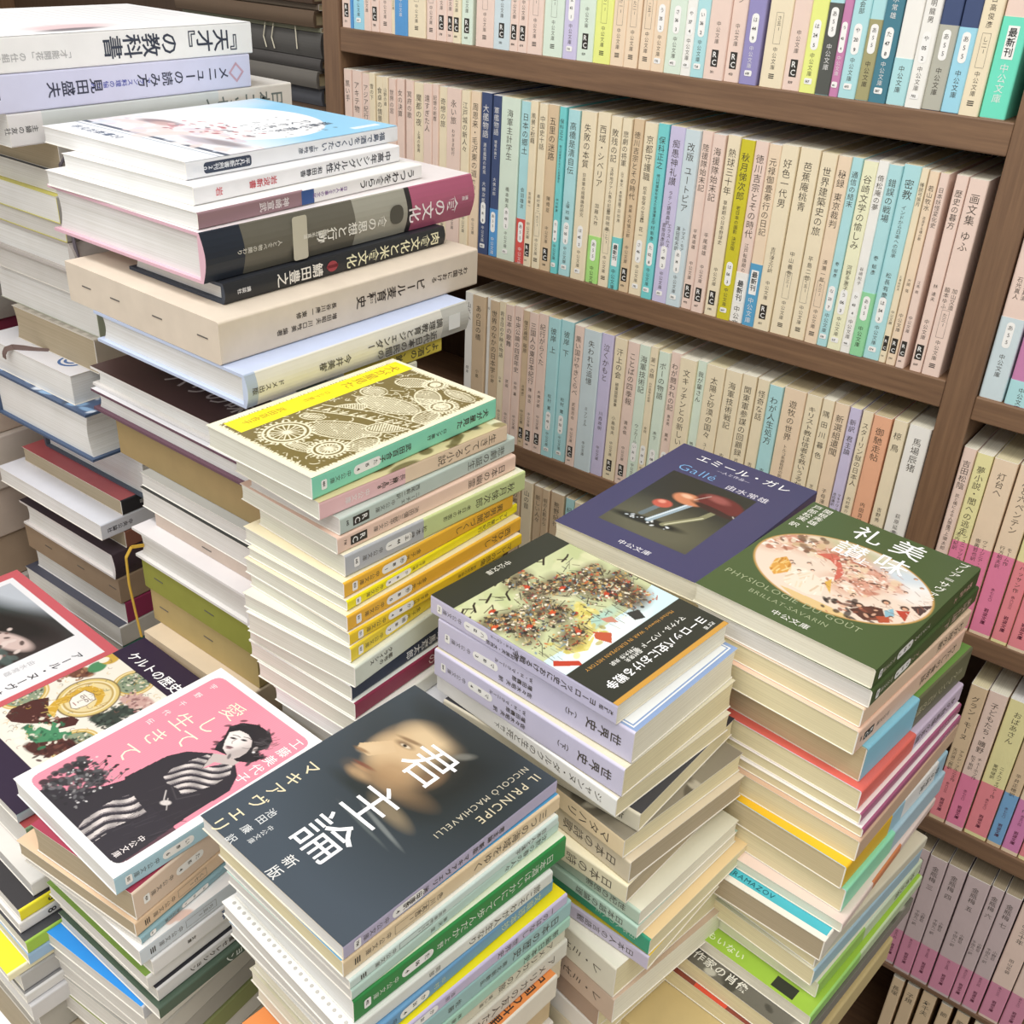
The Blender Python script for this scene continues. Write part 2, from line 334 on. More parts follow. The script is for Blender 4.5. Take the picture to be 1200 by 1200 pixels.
TR = {'l_hair': [(61.6, 99.2), (58.7, 103.7), (57.4, 109.6), (51.2, 119.3), (54.6, 127.6), (62.8, 133.0), (73.6, 133.7), (80.1, 129.8), (83.2, 123.8), (81.3, 117.3), (87.8, 114.5), (86.3, 107.9), (79.3, 102.6), (72.9, 102.3)], 'l_face': [(59.9, 108.9), (55.5, 115.9), (58.5, 121.4), (65.4, 122.9), (71.5, 120.9), (75.4, 116.8), (77.7, 111.0), (77.6, 106.2), (76.2, 102.6), (71.1, 101.8), (64.3, 103.6)], 'l_neck': [(76.2, 102.6), (77.5, 108.3), (80.5, 108.2), (80.7, 98.5), (70.6, 92.7), (69.7, 84.1), (63.9, 96.9), (71.1, 101.8)], 'l_body': [(44.0, 47.0), (45.2, 61.9), (46.3, 75.5), (51.4, 86.5), (63.9, 96.9), (69.7, 84.1), (78.1, 102.0), (89.3, 95.1), (96.1, 84.2), (95.4, 57.9), (96.5, 40.0), (97.9, 19.4), (97.8, 6.9), (94.3, 4.5), (70.4, 5.6), (18.7, 4.8), (21.0, 11.5), (30.6, 17.1), (36.9, 26.4), (42.1, 34.7), (45.8, 45.9)], 'l_kim': [(59.8, 63.3), (57.3, 71.3), (59.5, 84.3), (62.2, 93.5), (64.7, 94.4), (69.6, 83.3), (77.6, 101.5), (86.2, 91.9), (85.7, 79.4), (79.8, 62.3), (73.1, 63.6), (65.7, 61.8)], 'l_slv': [(60.1, 5.6), (55.7, 14.7), (54.9, 24.9), (55.8, 34.2), (58.7, 42.4), (77.6, 39.8), (75.9, 32.6), (73.9, 22.4), (75.4, 5.6), (69.4, 4.6)], 'l_pts': [(60.6, 113.5), (67.2, 117.4), (67.0, 106.5), (65.5, 112.0), (78.7, 118.6), (80.5, 114.6), (76.2, 50.1), (20.9, 9.9), (27.1, 19.2), (32.4, 29.1), (32.2, 39.3), (21.6, 37.5), (39.8, 41.2), (39.1, 20.0)], 'k_halo': [(33.9, 86.9)], 'k_haloA': [(20.2, 74.2), (47.6, 99.6), (14.9, 97.5), (52.0, 76.7)], 'k_hair': [(23.4, 62.6), (20.3, 68.9), (21.1, 79.0), (19.3, 88.2), (23.9, 95.2), (33.1, 98.3), (39.9, 96.5), (46.5, 89.3), (46.4, 83.9), (41.1, 89.6), (33.0, 91.4), (24.8, 89.2), (25.7, 79.2), (28.9, 75.5), (26.6, 69.5), (37.2, 59.9), (29.2, 60.2)], 'k_face': [(28.9, 75.5), (25.7, 79.2), (24.8, 89.2), (33.0, 91.4), (39.3, 89.2), (41.0, 81.5), (39.1, 74.6), (36.0, 73.0)], 'k_robe': [(11.5, 38.7), (6.9, 44.7), (8.5, 59.3), (13.9, 68.3), (23.9, 63.0), (39.9, 62.4), (44.4, 69.1), (51.4, 70.5), (54.7, 66.1), (50.2, 56.9), (38.0, 53.1), (27.4, 43.3), (19.5, 38.5)], 'k_green': [(30.9, 41.6), (35.3, 48.2), (47.5, 52.0), (39.8, 57.3), (44.2, 58.8), (53.6, 55.1), (57.1, 60.9), (61.4, 59.9), (60.2, 51.6), (52.3, 39.5), (42.9, 38.0)], 'k_arc1': [(42.9, 117.1)], 'k_arc2': [(-2.6, 58.3)], 'k_arc3': [(73.0, 56.1)], 'k_fig': [(5.7, 116.8), (6.8, 109.0), (5.1, 120.7)], 'k_pink': [(62.1, 107.7)], 'k_dk': [(64.7, 82.9), (66.1, 97.0)], 'k_br': [(2.2, 96.1), (-5.2, 87.7)], 'k_robe2': [(59.8, 39.3), (63.5, 49.8)], 'k_eyes': [(32.1, 83.8), (33.0, 87.4), (37.0, 79.1)], 'k_pic': [(6.1, 37.5), (-2.3, 125.7), (73.1, 119.3), (71.2, 35.9)], 't_oval': [(6.8, 62.0), (24.3, 42.6), (52.6, 31.5), (69.7, 32.2), (85.7, 39.1), (99.1, 59.3), (102.4, 80.2), (100.4, 92.3), (84.8, 109.9), (70.5, 118.2), (24.3, 116.9), (10.0, 105.4), (3.3, 83.8)], 't_yel': [(19.9, 50.0), (17.4, 63.2), (20.8, 70.8), (26.8, 64.8), (30.4, 56.3), (25.3, 45.3)], 't_skirt': [(31.4, 44.8), (27.8, 62.8), (34.8, 66.5), (49.9, 61.2), (54.0, 45.0), (47.5, 40.0), (34.0, 41.9)], 't_red': [(31.0, 88.3), (37.4, 96.1), (41.9, 96.6), (52.3, 79.8), (53.2, 71.4), (51.9, 66.7), (46.9, 82.9), (40.1, 87.7)], 't_yel2': [(49.2, 60.3), (50.3, 67.9), (56.7, 51.2)], 't_dark': [(70.6, 44.6), (77.8, 57.7), (83.3, 59.9), (89.7, 49.4), (81.0, 40.3)], 't_rust': [(83.9, 49.4), (88.8, 55.3), (91.8, 49.2), (87.7, 44.2)], 't_blue': [(84.7, 58.9), (87.5, 65.0), (90.9, 57.8), (87.8, 52.7)], 't_head': [(81.9, 68.4), (72.8, 53.1), (91.7, 70.2)], 't_red2': [(89.0, 64.0), (95.0, 69.8), (97.0, 56.8)], 't_dk2': [(93.1, 74.7), (101.6, 86.4), (100.4, 69.2)], 't_gnd': [(32.8, 37.3), (58.2, 38.3), (76.0, 37.1), (65.5, 27.2), (48.2, 29.1)], 't_crowd': [(7.0, 81.3), (15.9, 95.8), (26.2, 94.5), (47.6, 96.9), (59.1, 91.3), (63.3, 71.3), (70.3, 86.0), (57.2, 70.0)], 't_sky': [(77.4, 100.9), (53.6, 117.7), (23.1, 106.4)], 'b_sky': [(110.6, 96.5), (91.1, 102.1), (70.0, 101.5), (40.4, 98.2), (4.4, 102.8), (1.4, 116.3), (45.4, 117.1), (107.6, 119.0)], 'b_fol': [(91.3, 98.6), (62.6, 85.5), (55.9, 89.0), (68.6, 103.0), (79.4, 107.9), (90.6, 101.6)], 'b_fol2': [(60.2, 77.6), (49.1, 71.3), (46.8, 80.9), (55.1, 86.4)], 'b_f1': [(100.6, 99.9), (90.4, 110.6), (91.8, 115.4), (104.2, 103.3)], 'b_f2': [(63.9, 97.9), (57.0, 106.7), (64.8, 113.5), (68.1, 103.5)], 'b_f3': [(35.5, 99.8), (27.1, 103.1), (30.8, 111.7), (37.2, 108.6)], 'b_f4': [(51.1, 92.4), (44.3, 95.9), (45.9, 102.9), (50.9, 97.8)], 'b_reds': [(91.2, 40.2), (101.3, 52.8), (57.7, 37.3), (42.8, 53.7), (86.5, 67.5), (28.2, 78.3), (66.4, 67.7), (69.7, 91.8)], 'b_mass': [(100.3, 49.7), (89.2, 54.4), (90.8, 69.8), (68.8, 58.1), (66.2, 71.4), (76.0, 91.9), (57.0, 44.8), (42.0, 48.9), (32.7, 58.5), (27.3, 71.7), (19.1, 76.4), (18.9, 87.9), (18.8, 95.4), (10.8, 73.3), (17.3, 54.9), (55.8, 27.0)], 'b_legs': [(104.7, 27.9), (94.8, 27.5), (80.9, 27.5), (72.0, 32.9), (114.3, 30.1), (106.7, 36.2), (26.3, 21.5), (13.4, 30.7)]}
PT = {
 'prince': [
  ('prince', 0.6132, -0.6053, -0.3024, -0.3125, 85.5, 0.152, 0.115),
  ('beige', 0.6133, -0.6059, -0.3125, -0.3241, 84.6, 0.153, 0.104),
  ('mintw', 0.6164, -0.6051, -0.3241, -0.331, 84.8, 0.149, 0.104),
  ('mint', 0.6168, -0.6047, -0.331, -0.3392, 85.4, 0.151, 0.101),
  ('green', 0.6172, -0.6043, -0.3392, -0.3559, 83.3, 0.151, 0.104),
  ('dots', 0.6185, -0.6114, -0.3559, -0.3659, 83.3, 0.146, 0.108),
  ('blue', 0.6217, -0.6087, -0.3659, -0.3767, 85.1, 0.146, 0.105),
  ('lav', 0.6246, -0.6086, -0.3767, -0.3856, 83.4, 0.151, 0.104),
  ('teal', 0.6252, -0.6034, -0.3856, -0.3993, 83.4, 0.15, 0.104),
  ('teal2', 0.6256, -0.6032, -0.3993, -0.4089, 83.4, 0.15, 0.104),
  ('cream', 0.6238, -0.6048, -0.4089, -0.4195, 83.4, 0.15, 0.104),
  ('white', 0.6255, -0.6034, -0.4195, -0.4349, 83.4, 0.15, 0.104),
 ],
 'war': [
  ('war', 0.6449, -0.4312, -0.2533, -0.2673, 85.2, 0.109, 0.145),
  ('wh1', 0.656, -0.4291, -0.2673, -0.29, 86.4, 0.106, 0.149),
  ('wh2', 0.6556, -0.4347, -0.29, -0.311, 85.0, 0.111, 0.15),
  ('jeanne', 0.6545, -0.4371, -0.311, -0.3254, 82.8, 0.109, 0.15),
  ('small', 0.6641, -0.4256, -0.3254, -0.3393, 88.9, 0.11, 0.149),
  ('mata', 0.6616, -0.4353, -0.3393, -0.3543, 80.7, 0.111, 0.149),
  ('uta1', 0.6668, -0.4343, -0.3543, -0.3716, 80.8, 0.108, 0.149),
  ('uta2', 0.6678, -0.436, -0.3716, -0.3867, 86.9, 0.108, 0.149),
  ('mint1', 0.6775, -0.435, -0.3867, -0.3982, 84.1, 0.103, 0.149),
  ('mint2', 0.6779, -0.4363, -0.3982, -0.4084, 84.7, 0.107, 0.149),
  ('green', 0.685, -0.4315, -0.4084, -0.422, 84.7, 0.108, 0.149),
  ('lav', 0.686, -0.4322, -0.422, -0.4343, 87.8, 0.105, 0.149),
  ('mis1', 0.6714, -0.443, -0.4343, -0.4615, 81.2, 0.108, 0.149),
  ('mis2', 0.6732, -0.443, -0.4615, -0.4846, 80.0, 0.108, 0.149),
 ],
 'taste': [
  ('t1', 0.7427, -0.3192, -0.2449, -0.2589, 85.4, 0.151, 0.121),
  ('t2', 0.7441, -0.3198, -0.2589, -0.2716, 85.2, 0.153, 0.119),
  ('peach', 0.7428, -0.3223, -0.2716, -0.2852, 83.9, 0.146, 0.119),
  ('peach2', 0.744, -0.3256, -0.2852, -0.3031, 84.2, 0.146, 0.119),
  ('olive', 0.7486, -0.3144, -0.3031, -0.3292, 83.6, 0.146, 0.119),
  ('lavred', 0.7532, -0.3209, -0.3292, -0.3445, 84.5, 0.146, 0.119),
  ('mag1', 0.7569, -0.3219, -0.3445, -0.3528, 84.9, 0.146, 0.119),
  ('mag2', 0.7605, -0.3236, -0.3528, -0.36, 85.4, 0.146, 0.119),
  ('thin', 0.7613, -0.3271, -0.36, -0.3769, 85.8, 0.149, 0.119),
  ('blueyel', 0.7594, -0.3345, -0.3769, -0.3959, 84.7, 0.146, 0.119),
  ('mintblue', 0.7627, -0.3328, -0.3959, -0.4156, 85.1, 0.146, 0.119),
  ('pink', 0.7675, -0.3397, -0.4156, -0.4239, 86.9, 0.146, 0.119),
  ('turq', 0.7628, -0.3519, -0.4239, -0.4421, 87.0, 0.146, 0.119),
  ('pale', 0.7599, -0.3496, -0.4421, -0.4527, 82.2, 0.146, 0.119),
  ('lblue', 0.7616, -0.3513, -0.4527, -0.4676, 83.1, 0.146, 0.119),
  ('lime', 0.7651, -0.3459, -0.4676, -0.482, 83.8, 0.146, 0.119),
  ('lime2', 0.7686, -0.3601, -0.482, -0.4932, 84.4, 0.16, 0.119),
 ],
 'galle': [
  ('galle', 0.6212, -0.3015, -0.2508, -0.2653, 88.4, 0.17, 0.115),
  ('tan', 0.6261, -0.301, -0.2653, -0.2798, 88.4, 0.165, 0.115),
 ],
 'inu': [
  ('inu', 0.4542, -0.4688, -0.1695, -0.1844, 87.8, 0.159, 0.098),
  ('cream', 0.4583, -0.4678, -0.1844, -0.1967, 85.1, 0.157, 0.084),
  ('gray', 0.4645, -0.4583, -0.1967, -0.2085, 87.3, 0.156, 0.085),
  ('pink', 0.4649, -0.4613, -0.2085, -0.2202, 86.3, 0.157, 0.094),
  ('silver', 0.4685, -0.4592, -0.2202, -0.2353, 85.5, 0.159, 0.086),
  ('amber', 0.4722, -0.4643, -0.2353, -0.2462, 87.6, 0.154, 0.095),
  ('yellow', 0.4753, -0.4651, -0.2462, -0.2536, 89.3, 0.162, 0.091),
  ('amber2', 0.4789, -0.4689, -0.2536, -0.2648, 88.5, 0.163, 0.096),
  ('yel2', 0.4808, -0.4695, -0.2648, -0.2737, 87.9, 0.161, 0.095),
  ('yel3', 0.4829, -0.4709, -0.2737, -0.2849, 92.3, 0.155, 0.094),
  ('whitethick', 0.4877, -0.4726, -0.2849, -0.3005, 92.7, 0.155, 0.094),
  ('navy', 0.4847, -0.4731, -0.3005, -0.3115, 90.5, 0.155, 0.095),
  ('maroon', 0.488, -0.4739, -0.3115, -0.3241, 90.1, 0.155, 0.098),
  ('w1', 0.4926, -0.4748, -0.3241, -0.337, 90.1, 0.155, 0.095),
  ('w2', 0.5078, -0.4748, -0.337, -0.3486, 90.1, 0.155, 0.095),
 ],
 'love': [
  ('love', 0.4598, -0.6292, -0.3499, -0.3636, 86.9, 0.148, 0.11),
  ('beige', 0.4648, -0.6231, -0.3636, -0.3854, 95.0, 0.148, 0.088),
  ('peach', 0.465, -0.6252, -0.3854, -0.3971, 95.0, 0.148, 0.105),
  ('teal', 0.467, -0.6242, -0.3971, -0.4026, 95.0, 0.148, 0.105),
  ('wblue', 0.4693, -0.6278, -0.4026, -0.4155, 89.3, 0.148, 0.105),
  ('mori', 0.4706, -0.6222, -0.4155, -0.4283, 89.3, 0.148, 0.105),
  ('gcover', 0.4682, -0.6258, -0.4283, -0.4395, 89.3, 0.148, 0.105),
  ('black', 0.4714, -0.6227, -0.4395, -0.4507, 89.3, 0.148, 0.105),
  ('sel', 0.475, -0.6259, -0.4507, -0.4607, 89.3, 0.148, 0.105),
  ('bluec', 0.46, -0.6277, -0.4607, -0.4724, 94.0, 0.148, 0.098),
 ],
 'fuku': [
  ('fuku', 0.2685, -0.3964, -0.0364, -0.0482, 90.9, 0.2, 0.16),
  ('chuko', 0.2837, -0.4036, -0.0482, -0.0604, 92.2, 0.198, 0.138),
  ('utsuwa', 0.2975, -0.4125, -0.0604, -0.0714, 91.3, 0.214, 0.164),
  ('shoku', 0.3022, -0.4162, -0.0714, -0.1049, 89.1, 0.261, 0.174),
  ('niku', 0.3088, -0.4067, -0.1049, -0.1191, 88.9, 0.212, 0.106),
  ('beer', 0.3312, -0.4303, -0.1191, -0.1483, 88.2, 0.246, 0.177),
  ('chori', 0.3529, -0.4305, -0.1483, -0.1717, 88.5, 0.211, 0.169),
  ('yoi', 0.352, -0.3443, -0.1717, -0.1836, 88.5, 0.1, 0.1),
  ('kome', 0.352, -0.3719, -0.1836, -0.1996, 88.5, 0.1, 0.1),
  ('blue', 0.372, -0.3627, -0.1996, -0.2067, 88.5, 0.1, 0.1),
  ('brown', 0.352, -0.4168, -0.2067, -0.2227, 88.5, 0.15, 0.21),
  ('brown2', 0.352, -0.4214, -0.2227, -0.2406, 88.5, 0.15, 0.206),
  ('kraft', 0.352, -0.4182, -0.2406, -0.2712, 88.5, 0.2, 0.182),
  ('grays', 0.352, -0.4267, -0.2712, -0.2827, 88.5, 0.2, 0.144),
  ('blackw', 0.352, -0.4292, -0.2827, -0.2997, 88.5, 0.2, 0.143),
  ('bbox', 0.352, -0.4293, -0.2997, -0.3102, 88.5, 0.2, 0.127),
  ('ribbon', 0.352, -0.4435, -0.3102, -0.3366, 88.5, 0.2, 0.139),
  ('olive', 0.352, -0.442, -0.3366, -0.3628, 88.5, 0.2, 0.134),
  ('tanbox', 0.352, -0.44, -0.3628, -0.3939, 88.5, 0.2, 0.131),
  ('heibon', 0.352, -0.4556, -0.3939, -0.4213, 88.5, 0.2, 0.123),
 ],
 'kelt': [
  ('kelt', 0.3317, -0.6196, -0.395, -0.403, 87.0, 0.158, 0.105),
  ('k2', 0.3391, -0.6192, -0.403, -0.428, 87.0, 0.155, 0.105),
  ('k3', 0.3575, -0.6315, -0.428, -0.4398, 87.0, 0.155, 0.105),
  ('k4', 0.3603, -0.6434, -0.4398, -0.4495, 87.0, 0.155, 0.105),
  ('k5', 0.3605, -0.6455, -0.4495, -0.4588, 87.0, 0.155, 0.105),
  ('k6', 0.3684, -0.6474, -0.4588, -0.4697, 87.0, 0.155, 0.105),
  ('k7', 0.3682, -0.648, -0.4697, -0.4799, 87.0, 0.155, 0.105),
  ('k8', 0.3638, -0.6609, -0.4799, -0.4869, 87.0, 0.155, 0.105),
  ('k9', 0.3646, -0.6542, -0.4869, -0.5024, 87.0, 0.155, 0.105),
  ('k10', 0.3675, -0.6554, -0.5024, -0.5114, 87.0, 0.155, 0.105),
  ('k11', 0.3701, -0.6552, -0.5114, -0.5271, 87.0, 0.155, 0.105),
 ],
 'tensai': [
  ('tensai', 0.1, -0.45, 0.022, -0.002, 90, 0.254, 0.17),
  ('menu', 0.1, -0.445, -0.002, -0.028, 90, 0.245, 0.17),
  ('nihon', 0.1, -0.419, -0.028, -0.051, 90, 0.263, 0.18),
  ('kodan', 0.1, -0.384, -0.051, -0.073, 90, 0.19, 0.15),
  ('slate', 0.1, -0.387, -0.073, -0.089, 90, 0.19, 0.16),
  ('yel', 0.1, -0.392, -0.089, -0.11, 90, 0.19, 0.15),
  ('yel2', 0.1, -0.389, -0.11, -0.125, 90, 0.19, 0.15),
  ('round', 0.1, -0.388, -0.125, -0.15, 90, 0.19, 0.15),
  ('gray', 0.1, -0.381, -0.15, -0.172, 90, 0.18, 0.14),
  ('whitegreen', 0.1, -0.374, -0.172, -0.206, 90, 0.18, 0.15),
  ('striped', 0.1, -0.38, -0.206, -0.236, 90, 0.18, 0.123),
  ('circle', 0.086, -0.398, -0.236, -0.2625, 90, 0.17, 0.137),
  ('bluepat', 0.108, -0.403, -0.2625, -0.306, 90, 0.17, 0.148),
  ('flower', 0.118, -0.363, -0.306, -0.356, 90, 0.16, 0.162),
  ('blackred', 0.1, -0.379, -0.356, -0.371, 90, 0.17, 0.159),
  ('bigwhite', 0.1, -0.402, -0.371, -0.387, 90, 0.2, 0.166),
  ('brownsp', 0.1, -0.38, -0.387, -0.4045, 90, 0.17, 0.13),
  ('tsukiai', 0.1, -0.396, -0.4045, -0.431, 90, 0.18, 0.151),
  ('bbox', 0.1, -0.394, -0.431, -0.459, 90, 0.18, 0.154),
  ('magenta', 0.1, -0.391, -0.459, -0.482, 90, 0.18, 0.151),
  ('navy', 0.1, -0.4, -0.482, -0.504, 90, 0.19, 0.159),
  ('teal', 0.1, -0.4, -0.504, -0.5595, 90, 0.19, 0.15),
 ],
}
SHELF = {
 'r1': (0, 0.152, [
  (-0.0004, 0.0143, 'pk', 'r', '', '', ''),
  (0.0143, 0.0179, 'bl', 'n', '', '', ''),
  (0.0179, 0.0335, 'lb', 'p', '', '', ''),
  (0.0335, 0.0429, 'pk', 'n', '', '', ''),
  (0.0429, 0.0535, 'pk', 'r', '', '', ''),
  (0.0535, 0.0697, 'pk', 'b', '', '', ''),
  (0.0697, 0.0754, 'cr', 'n', '', '', ''),
  (0.0754, 0.0924, 'bl', 'n', '', '', ''),
  (0.0924, 0.1156, 'cr', 'b', '', '', ''),
  (0.1167, 0.1287, 'pk', 'b', '', '', ''),
  (0.1287, 0.1416, 'pk', 'r', '', '', ''),
  (0.1416, 0.1501, 'pk', 'r', '', '', ''),
  (0.1501, 0.1596, 'cr', 'r', '', '', ''),
  (0.1596, 0.1731, 'mt', 'r', '', '', ''),
  (0.1772, 0.1986, 'pk', 'b', '', '', ''),
  (0.1986, 0.2175, 'bg', 'r', '', '', ''),
  (0.2175, 0.2273, 'pk', 'r', '', '', ''),
  (0.2273, 0.2379, 'pk', 'r', '', '', ''),
  (0.2379, 0.2542, 'pk', 'b', '', '', ''),
  (0.2542, 0.2757, 'mt', 'b', '', '', ''),
  (0.2766, 0.2913, 'lv', 'p', '', '', ''),
  (0.2913, 0.3084, 'mt', 'r', '', '', ''),
  (0.3084, 0.326, 'yg', 'b', '', '', ''),
  (0.326, 0.3399, 'pc', 'b', '', '', ''),
  (0.3399, 0.3536, 'pc', 'b', '', '', ''),
  (0.3544, 0.367, 'pc', 'b', '', '', ''),
  (0.367, 0.3794, 'pc', 'p', '', '', ''),
  (0.3794, 0.3957, 'mt', 'p', '', '', ''),
  (0.3957, 0.4053, 'wh', 'p', '', '', ''),
  (0.4053, 0.4172, 'aq', 'p', '', '', ''),
  (0.4172, 0.4351, 'pk', 'r', '', '', ''),
  (0.4351, 0.4488, 'pk', 'r', '', 'ジョンソン', ''),
  (0.4496, 0.4645, 'pu', 'p', '', '龍之', ''),
  (0.4667, 0.4858, 'cr', 'b', '', '印', ''),
  (0.4858, 0.5008, 'pk', 'r', '', '弘之', ''),
  (0.5008, 0.5141, 'yg', 'p', '', '弘之', ''),
  (0.5141, 0.5252, 'aq', 'p', '', '井輝ら', 'bk:.42'),
  (0.5252, 0.5321, 'mg', 'p', '', '甲一郎', ''),
  (0.5321, 0.5456, 'aq', 'p', '', '新聞社会部', ''),
  (0.5456, 0.5562, 'aq', 'p', '', '文公房', 'ol:.36'),
  (0.5562, 0.5693, 'tl', 'p', '', '由水常雄', ''),
  (0.5699, 0.5834, 'wh', 'n', '', '', 'aq:.21'),
  (0.5841, 0.5961, 'wh', 'p', '', '水明龍男', ''),
  (0.5961, 0.6097, 'nv', 'p', '', '阿川弘之', 'gy:.37'),
  (0.6103, 0.6231, 'nv', 'p', '', '阿川弘之', 'lb:.37'),
  (0.6231, 0.6369, 'cr', 'b', '', '日高俊彦', ''),
  (0.6375, 0.655, 'pk', 'n', '', '久保 元彦', 'mn:.43:最新刊'),
 ]),
 'r2': (-0.192, 0.152, [
  (0.0, 0.0125, 'pk', 'n', '黒い手', '内田', ''),
  (0.0137, 0.0272, 'pk', 'n', 'アキテ物', '中村', ''),
  (0.0272, 0.0381, 'pk', 'n', 'アジア紀行', '堀田', ''),
  (0.0381, 0.0465, 'cr', 'n', '雪の下', '今西', ''),
  (0.0477, 0.0584, 'cr', 'n', '食卓の情景', '池波', ''),
  (0.0584, 0.0654, 'cr', 'n', '山野の道', '山本', ''),
  (0.0666, 0.0759, 'pk', 'n', '世界の窓', '大岡', ''),
  (0.0759, 0.0863, 'pk', 'n', '女の決算', '曽野', ''),
  (0.0886, 0.0989, 'pk', 'n', '冥府の歌', '福永', ''),
  (0.0989, 0.1124, 'cr', 'n', '魔都の夜 上海の街角', '林', ''),
  (0.1136, 0.1247, 'pk', 'n', '遠すぎた人', '石川', ''),
  (0.1247, 0.1324, 'pk', 'n', '記憶の断層', '会田', ''),
  (0.1324, 0.1433, 'cr', 'n', '奇想の旅', '大江', ''),
  (0.1433, 0.1616, 'pk', 'n', '永い旅 わがまま紀行', '小田 実', ''),
  (0.1627, 0.1733, 'cr', 'n', '江戸城の新人々', '稲垣史生', ''),
  (0.1733, 0.1859, 'pc', 'n', '周恩来・毛沢東の道', '竹内 実', ''),
  (0.1869, 0.1993, 'nv', 'p', '大艦物語 連合艦隊の終焉', '大佛次郎', ''),
  (0.2003, 0.2105, 'nv', 'p', '軍艦物語 戦艦の興亡', '大佛次郎', 'bl:.31'),
  (0.2105, 0.2326, 'mt', 'p', '海軍主計学生', '橋本雅夫', ''),
  (0.2336, 0.2454, 'aq', 'p', '日本の郷土', '会田雄次', 'rd:.29'),
  (0.2454, 0.2541, 'cr', 'r', '風景と慰藉', '吉田健一', ''),
  (0.2551, 0.2647, 'cr', 'b', '中国史十話', '植村清二', ''),
  (0.2647, 0.2771, 'tn', 'r', '五里の迷路', '陳舜臣', ''),
  (0.278, 0.2855, 'tq', 'p', '保科正之 徳川将軍家を支えた会津藩主', '中村彰彦', ''),
  (0.2865, 0.2995, 'aq', 'p', '高橋是清自伝', '上塚 司 編', ''),
  (0.3013, 0.3177, 'cr', 'p', '失敗の本質 日本軍の組織論的研究', '戸部良一 野中郁次郎', ''),
  (0.3186, 0.3321, 'cr', 'b', '西域・シベリア', '加藤九祚', 'gn:.29'),
  (0.333, 0.3444, 'cr', 'b', '敗残の記 玉砕地グアム島の記録', '藤岡明義', ''),
  (0.3453, 0.3549, 'cr', 'n', '悲劇の将軍 山下奉文・本間雅晴', '今日出海', 'tq:.32:最新刊'),
  (0.3558, 0.3661, 'tn', 'r', '徳川吉宗とその時代 続篇', '大石慎三郎', ''),
  (0.3669, 0.3805, 'cr', 'p', '京都守護職 松平容保の生涯', '森 花一', ''),
  (0.3814, 0.3922, 'tq', 'p', '保科正之 徳川将軍家を支えた会津藩主', '中村彰彦', ''),
  (0.3931, 0.4079, 'lv', 'p', '痴愚神礼讃 ラテン語原典訳', 'エラスムス 沓掛良彦訳', ''),
  (0.4079, 0.4224, 'bg', 'p', '改版 ユートピア', 'トマス・モア 澤田昭夫訳', ''),
  (0.4224, 0.4328, 'pk', 'r', '陸援隊始末記', '平尾道雄', ''),
  (0.4336, 0.4453, 'pk', 'r', '海援隊始末記', '平尾道雄', ''),
  (0.4465, 0.4585, 'cr', 'r', '熱球三十年 草創期の日本野球史', '飛田穂洲', ''),
  (0.4593, 0.4715, 'oy', 'p', '秋月悌次郎 老日本の面影 決定版', '松本健一', ''),
  (0.4715, 0.4835, 'pk', 'n', '徳川吉宗とその時代 江戸転換期の群像', '大石慎三郎', 'wh:.29:最新刊'),
  (0.4842, 0.4953, 'pc', 'n', '元禄御畳奉行の日記', '神坂次郎', 'b2:.36:最新刊'),
  (0.4953, 0.5099, 'cr', 'r', '好色一代男', '吉行淳之介訳', ''),
  (0.5106, 0.5277, 'cr', 'b', '芭蕉庵桃青', '中山義秀', ''),
  (0.5284, 0.5417, 'cr', 'b', '世界建築史の旅', '平島二郎', ''),
  (0.5424, 0.5534, 'pc', 'b', '秘録 東京裁判', '清瀬一郎', ''),
  (0.5534, 0.5622, 'aq', 'p', '通信の結末', '秦 郁彦', ''),
  (0.5629, 0.5743, 'yw', 'p', '谷崎文学の愉しみ', '河野多惠子', ''),
  (0.5743, 0.5829, 'wh', 'p', '倚松庵の夢', '谷崎松子', ''),
  (0.5829, 0.5933, 'aq', 'p', '錯誤の戦場', '秦 郁彦', 'g2:.35'),
  (0.5933, 0.6068, 'aq', 'p', '密教 インドから日本への伝承', '松長有慶', ''),
  (0.6068, 0.6125, 'cr', 'r', '椿説弓張月', '三島由紀夫', ''),
  (0.6132, 0.6207, 'pc', 'r', '若山牧水 流浪する魂の歌', '大岡 信', ''),
  (0.6214, 0.6282, 'pk', 'r', '日本妖怪変化史', '江馬 務', ''),
  (0.6325, 0.6417, 'pk', 'r', '歴史の暮方', '林 達夫', ''),
  (0.6423, 0.6562, 'pk', 'b', '画文集 ゆふ', '加山又造 脇本ゆふ', ''),
 ]),
 'r3': (-0.388, 0.152, [
  (0.1725, 0.1829, 'wh', 'n', '山水人', '岡本', ''),
  (0.1829, 0.2, 'tn', 'n', 'あの日の橋', '小島', ''),
  (0.2011, 0.2056, 'wh', 'n', '石', '', ''),
  (0.2056, 0.2179, 'tn', 'r', '世界のなかの日本学', '小野', ''),
  (0.2179, 0.2268, 'cr', 'n', '若き日の夕映え物語', '山本', ''),
  (0.2268, 0.2378, 'pk', 'n', '日本の歌舞', '武田', ''),
  (0.2378, 0.2486, 'pk', 'n', '中央公論の四百年史', '中西 嘉', ''),
  (0.2486, 0.2572, 'tn', 'r', '僧正遍昭 藤原', '目崎徳衛', ''),
  (0.2572, 0.2689, 'pk', 'r', '三国人の東日本紀行', '陳 舜臣', ''),
  (0.2689, 0.2805, 'pk', 'r', '紀行がらくた', '大佛次郎', ''),
  (0.2805, 0.295, 'aq', 'p', '彼岸 上', '松村 寛', ''),
  (0.295, 0.3103, 'aq', 'p', '彼岸 下', '松村 寛', ''),
  (0.3124, 0.3235, 'pk', 'r', '黒い国けやきくらべ', '武田百合', ''),
  (0.3235, 0.3433, 'bg', 'n', '失われた追憶', 'ミッシェル', ''),
  (0.3433, 0.3569, 'lv', 'n', '泣くかもと', '川西政明', ''),
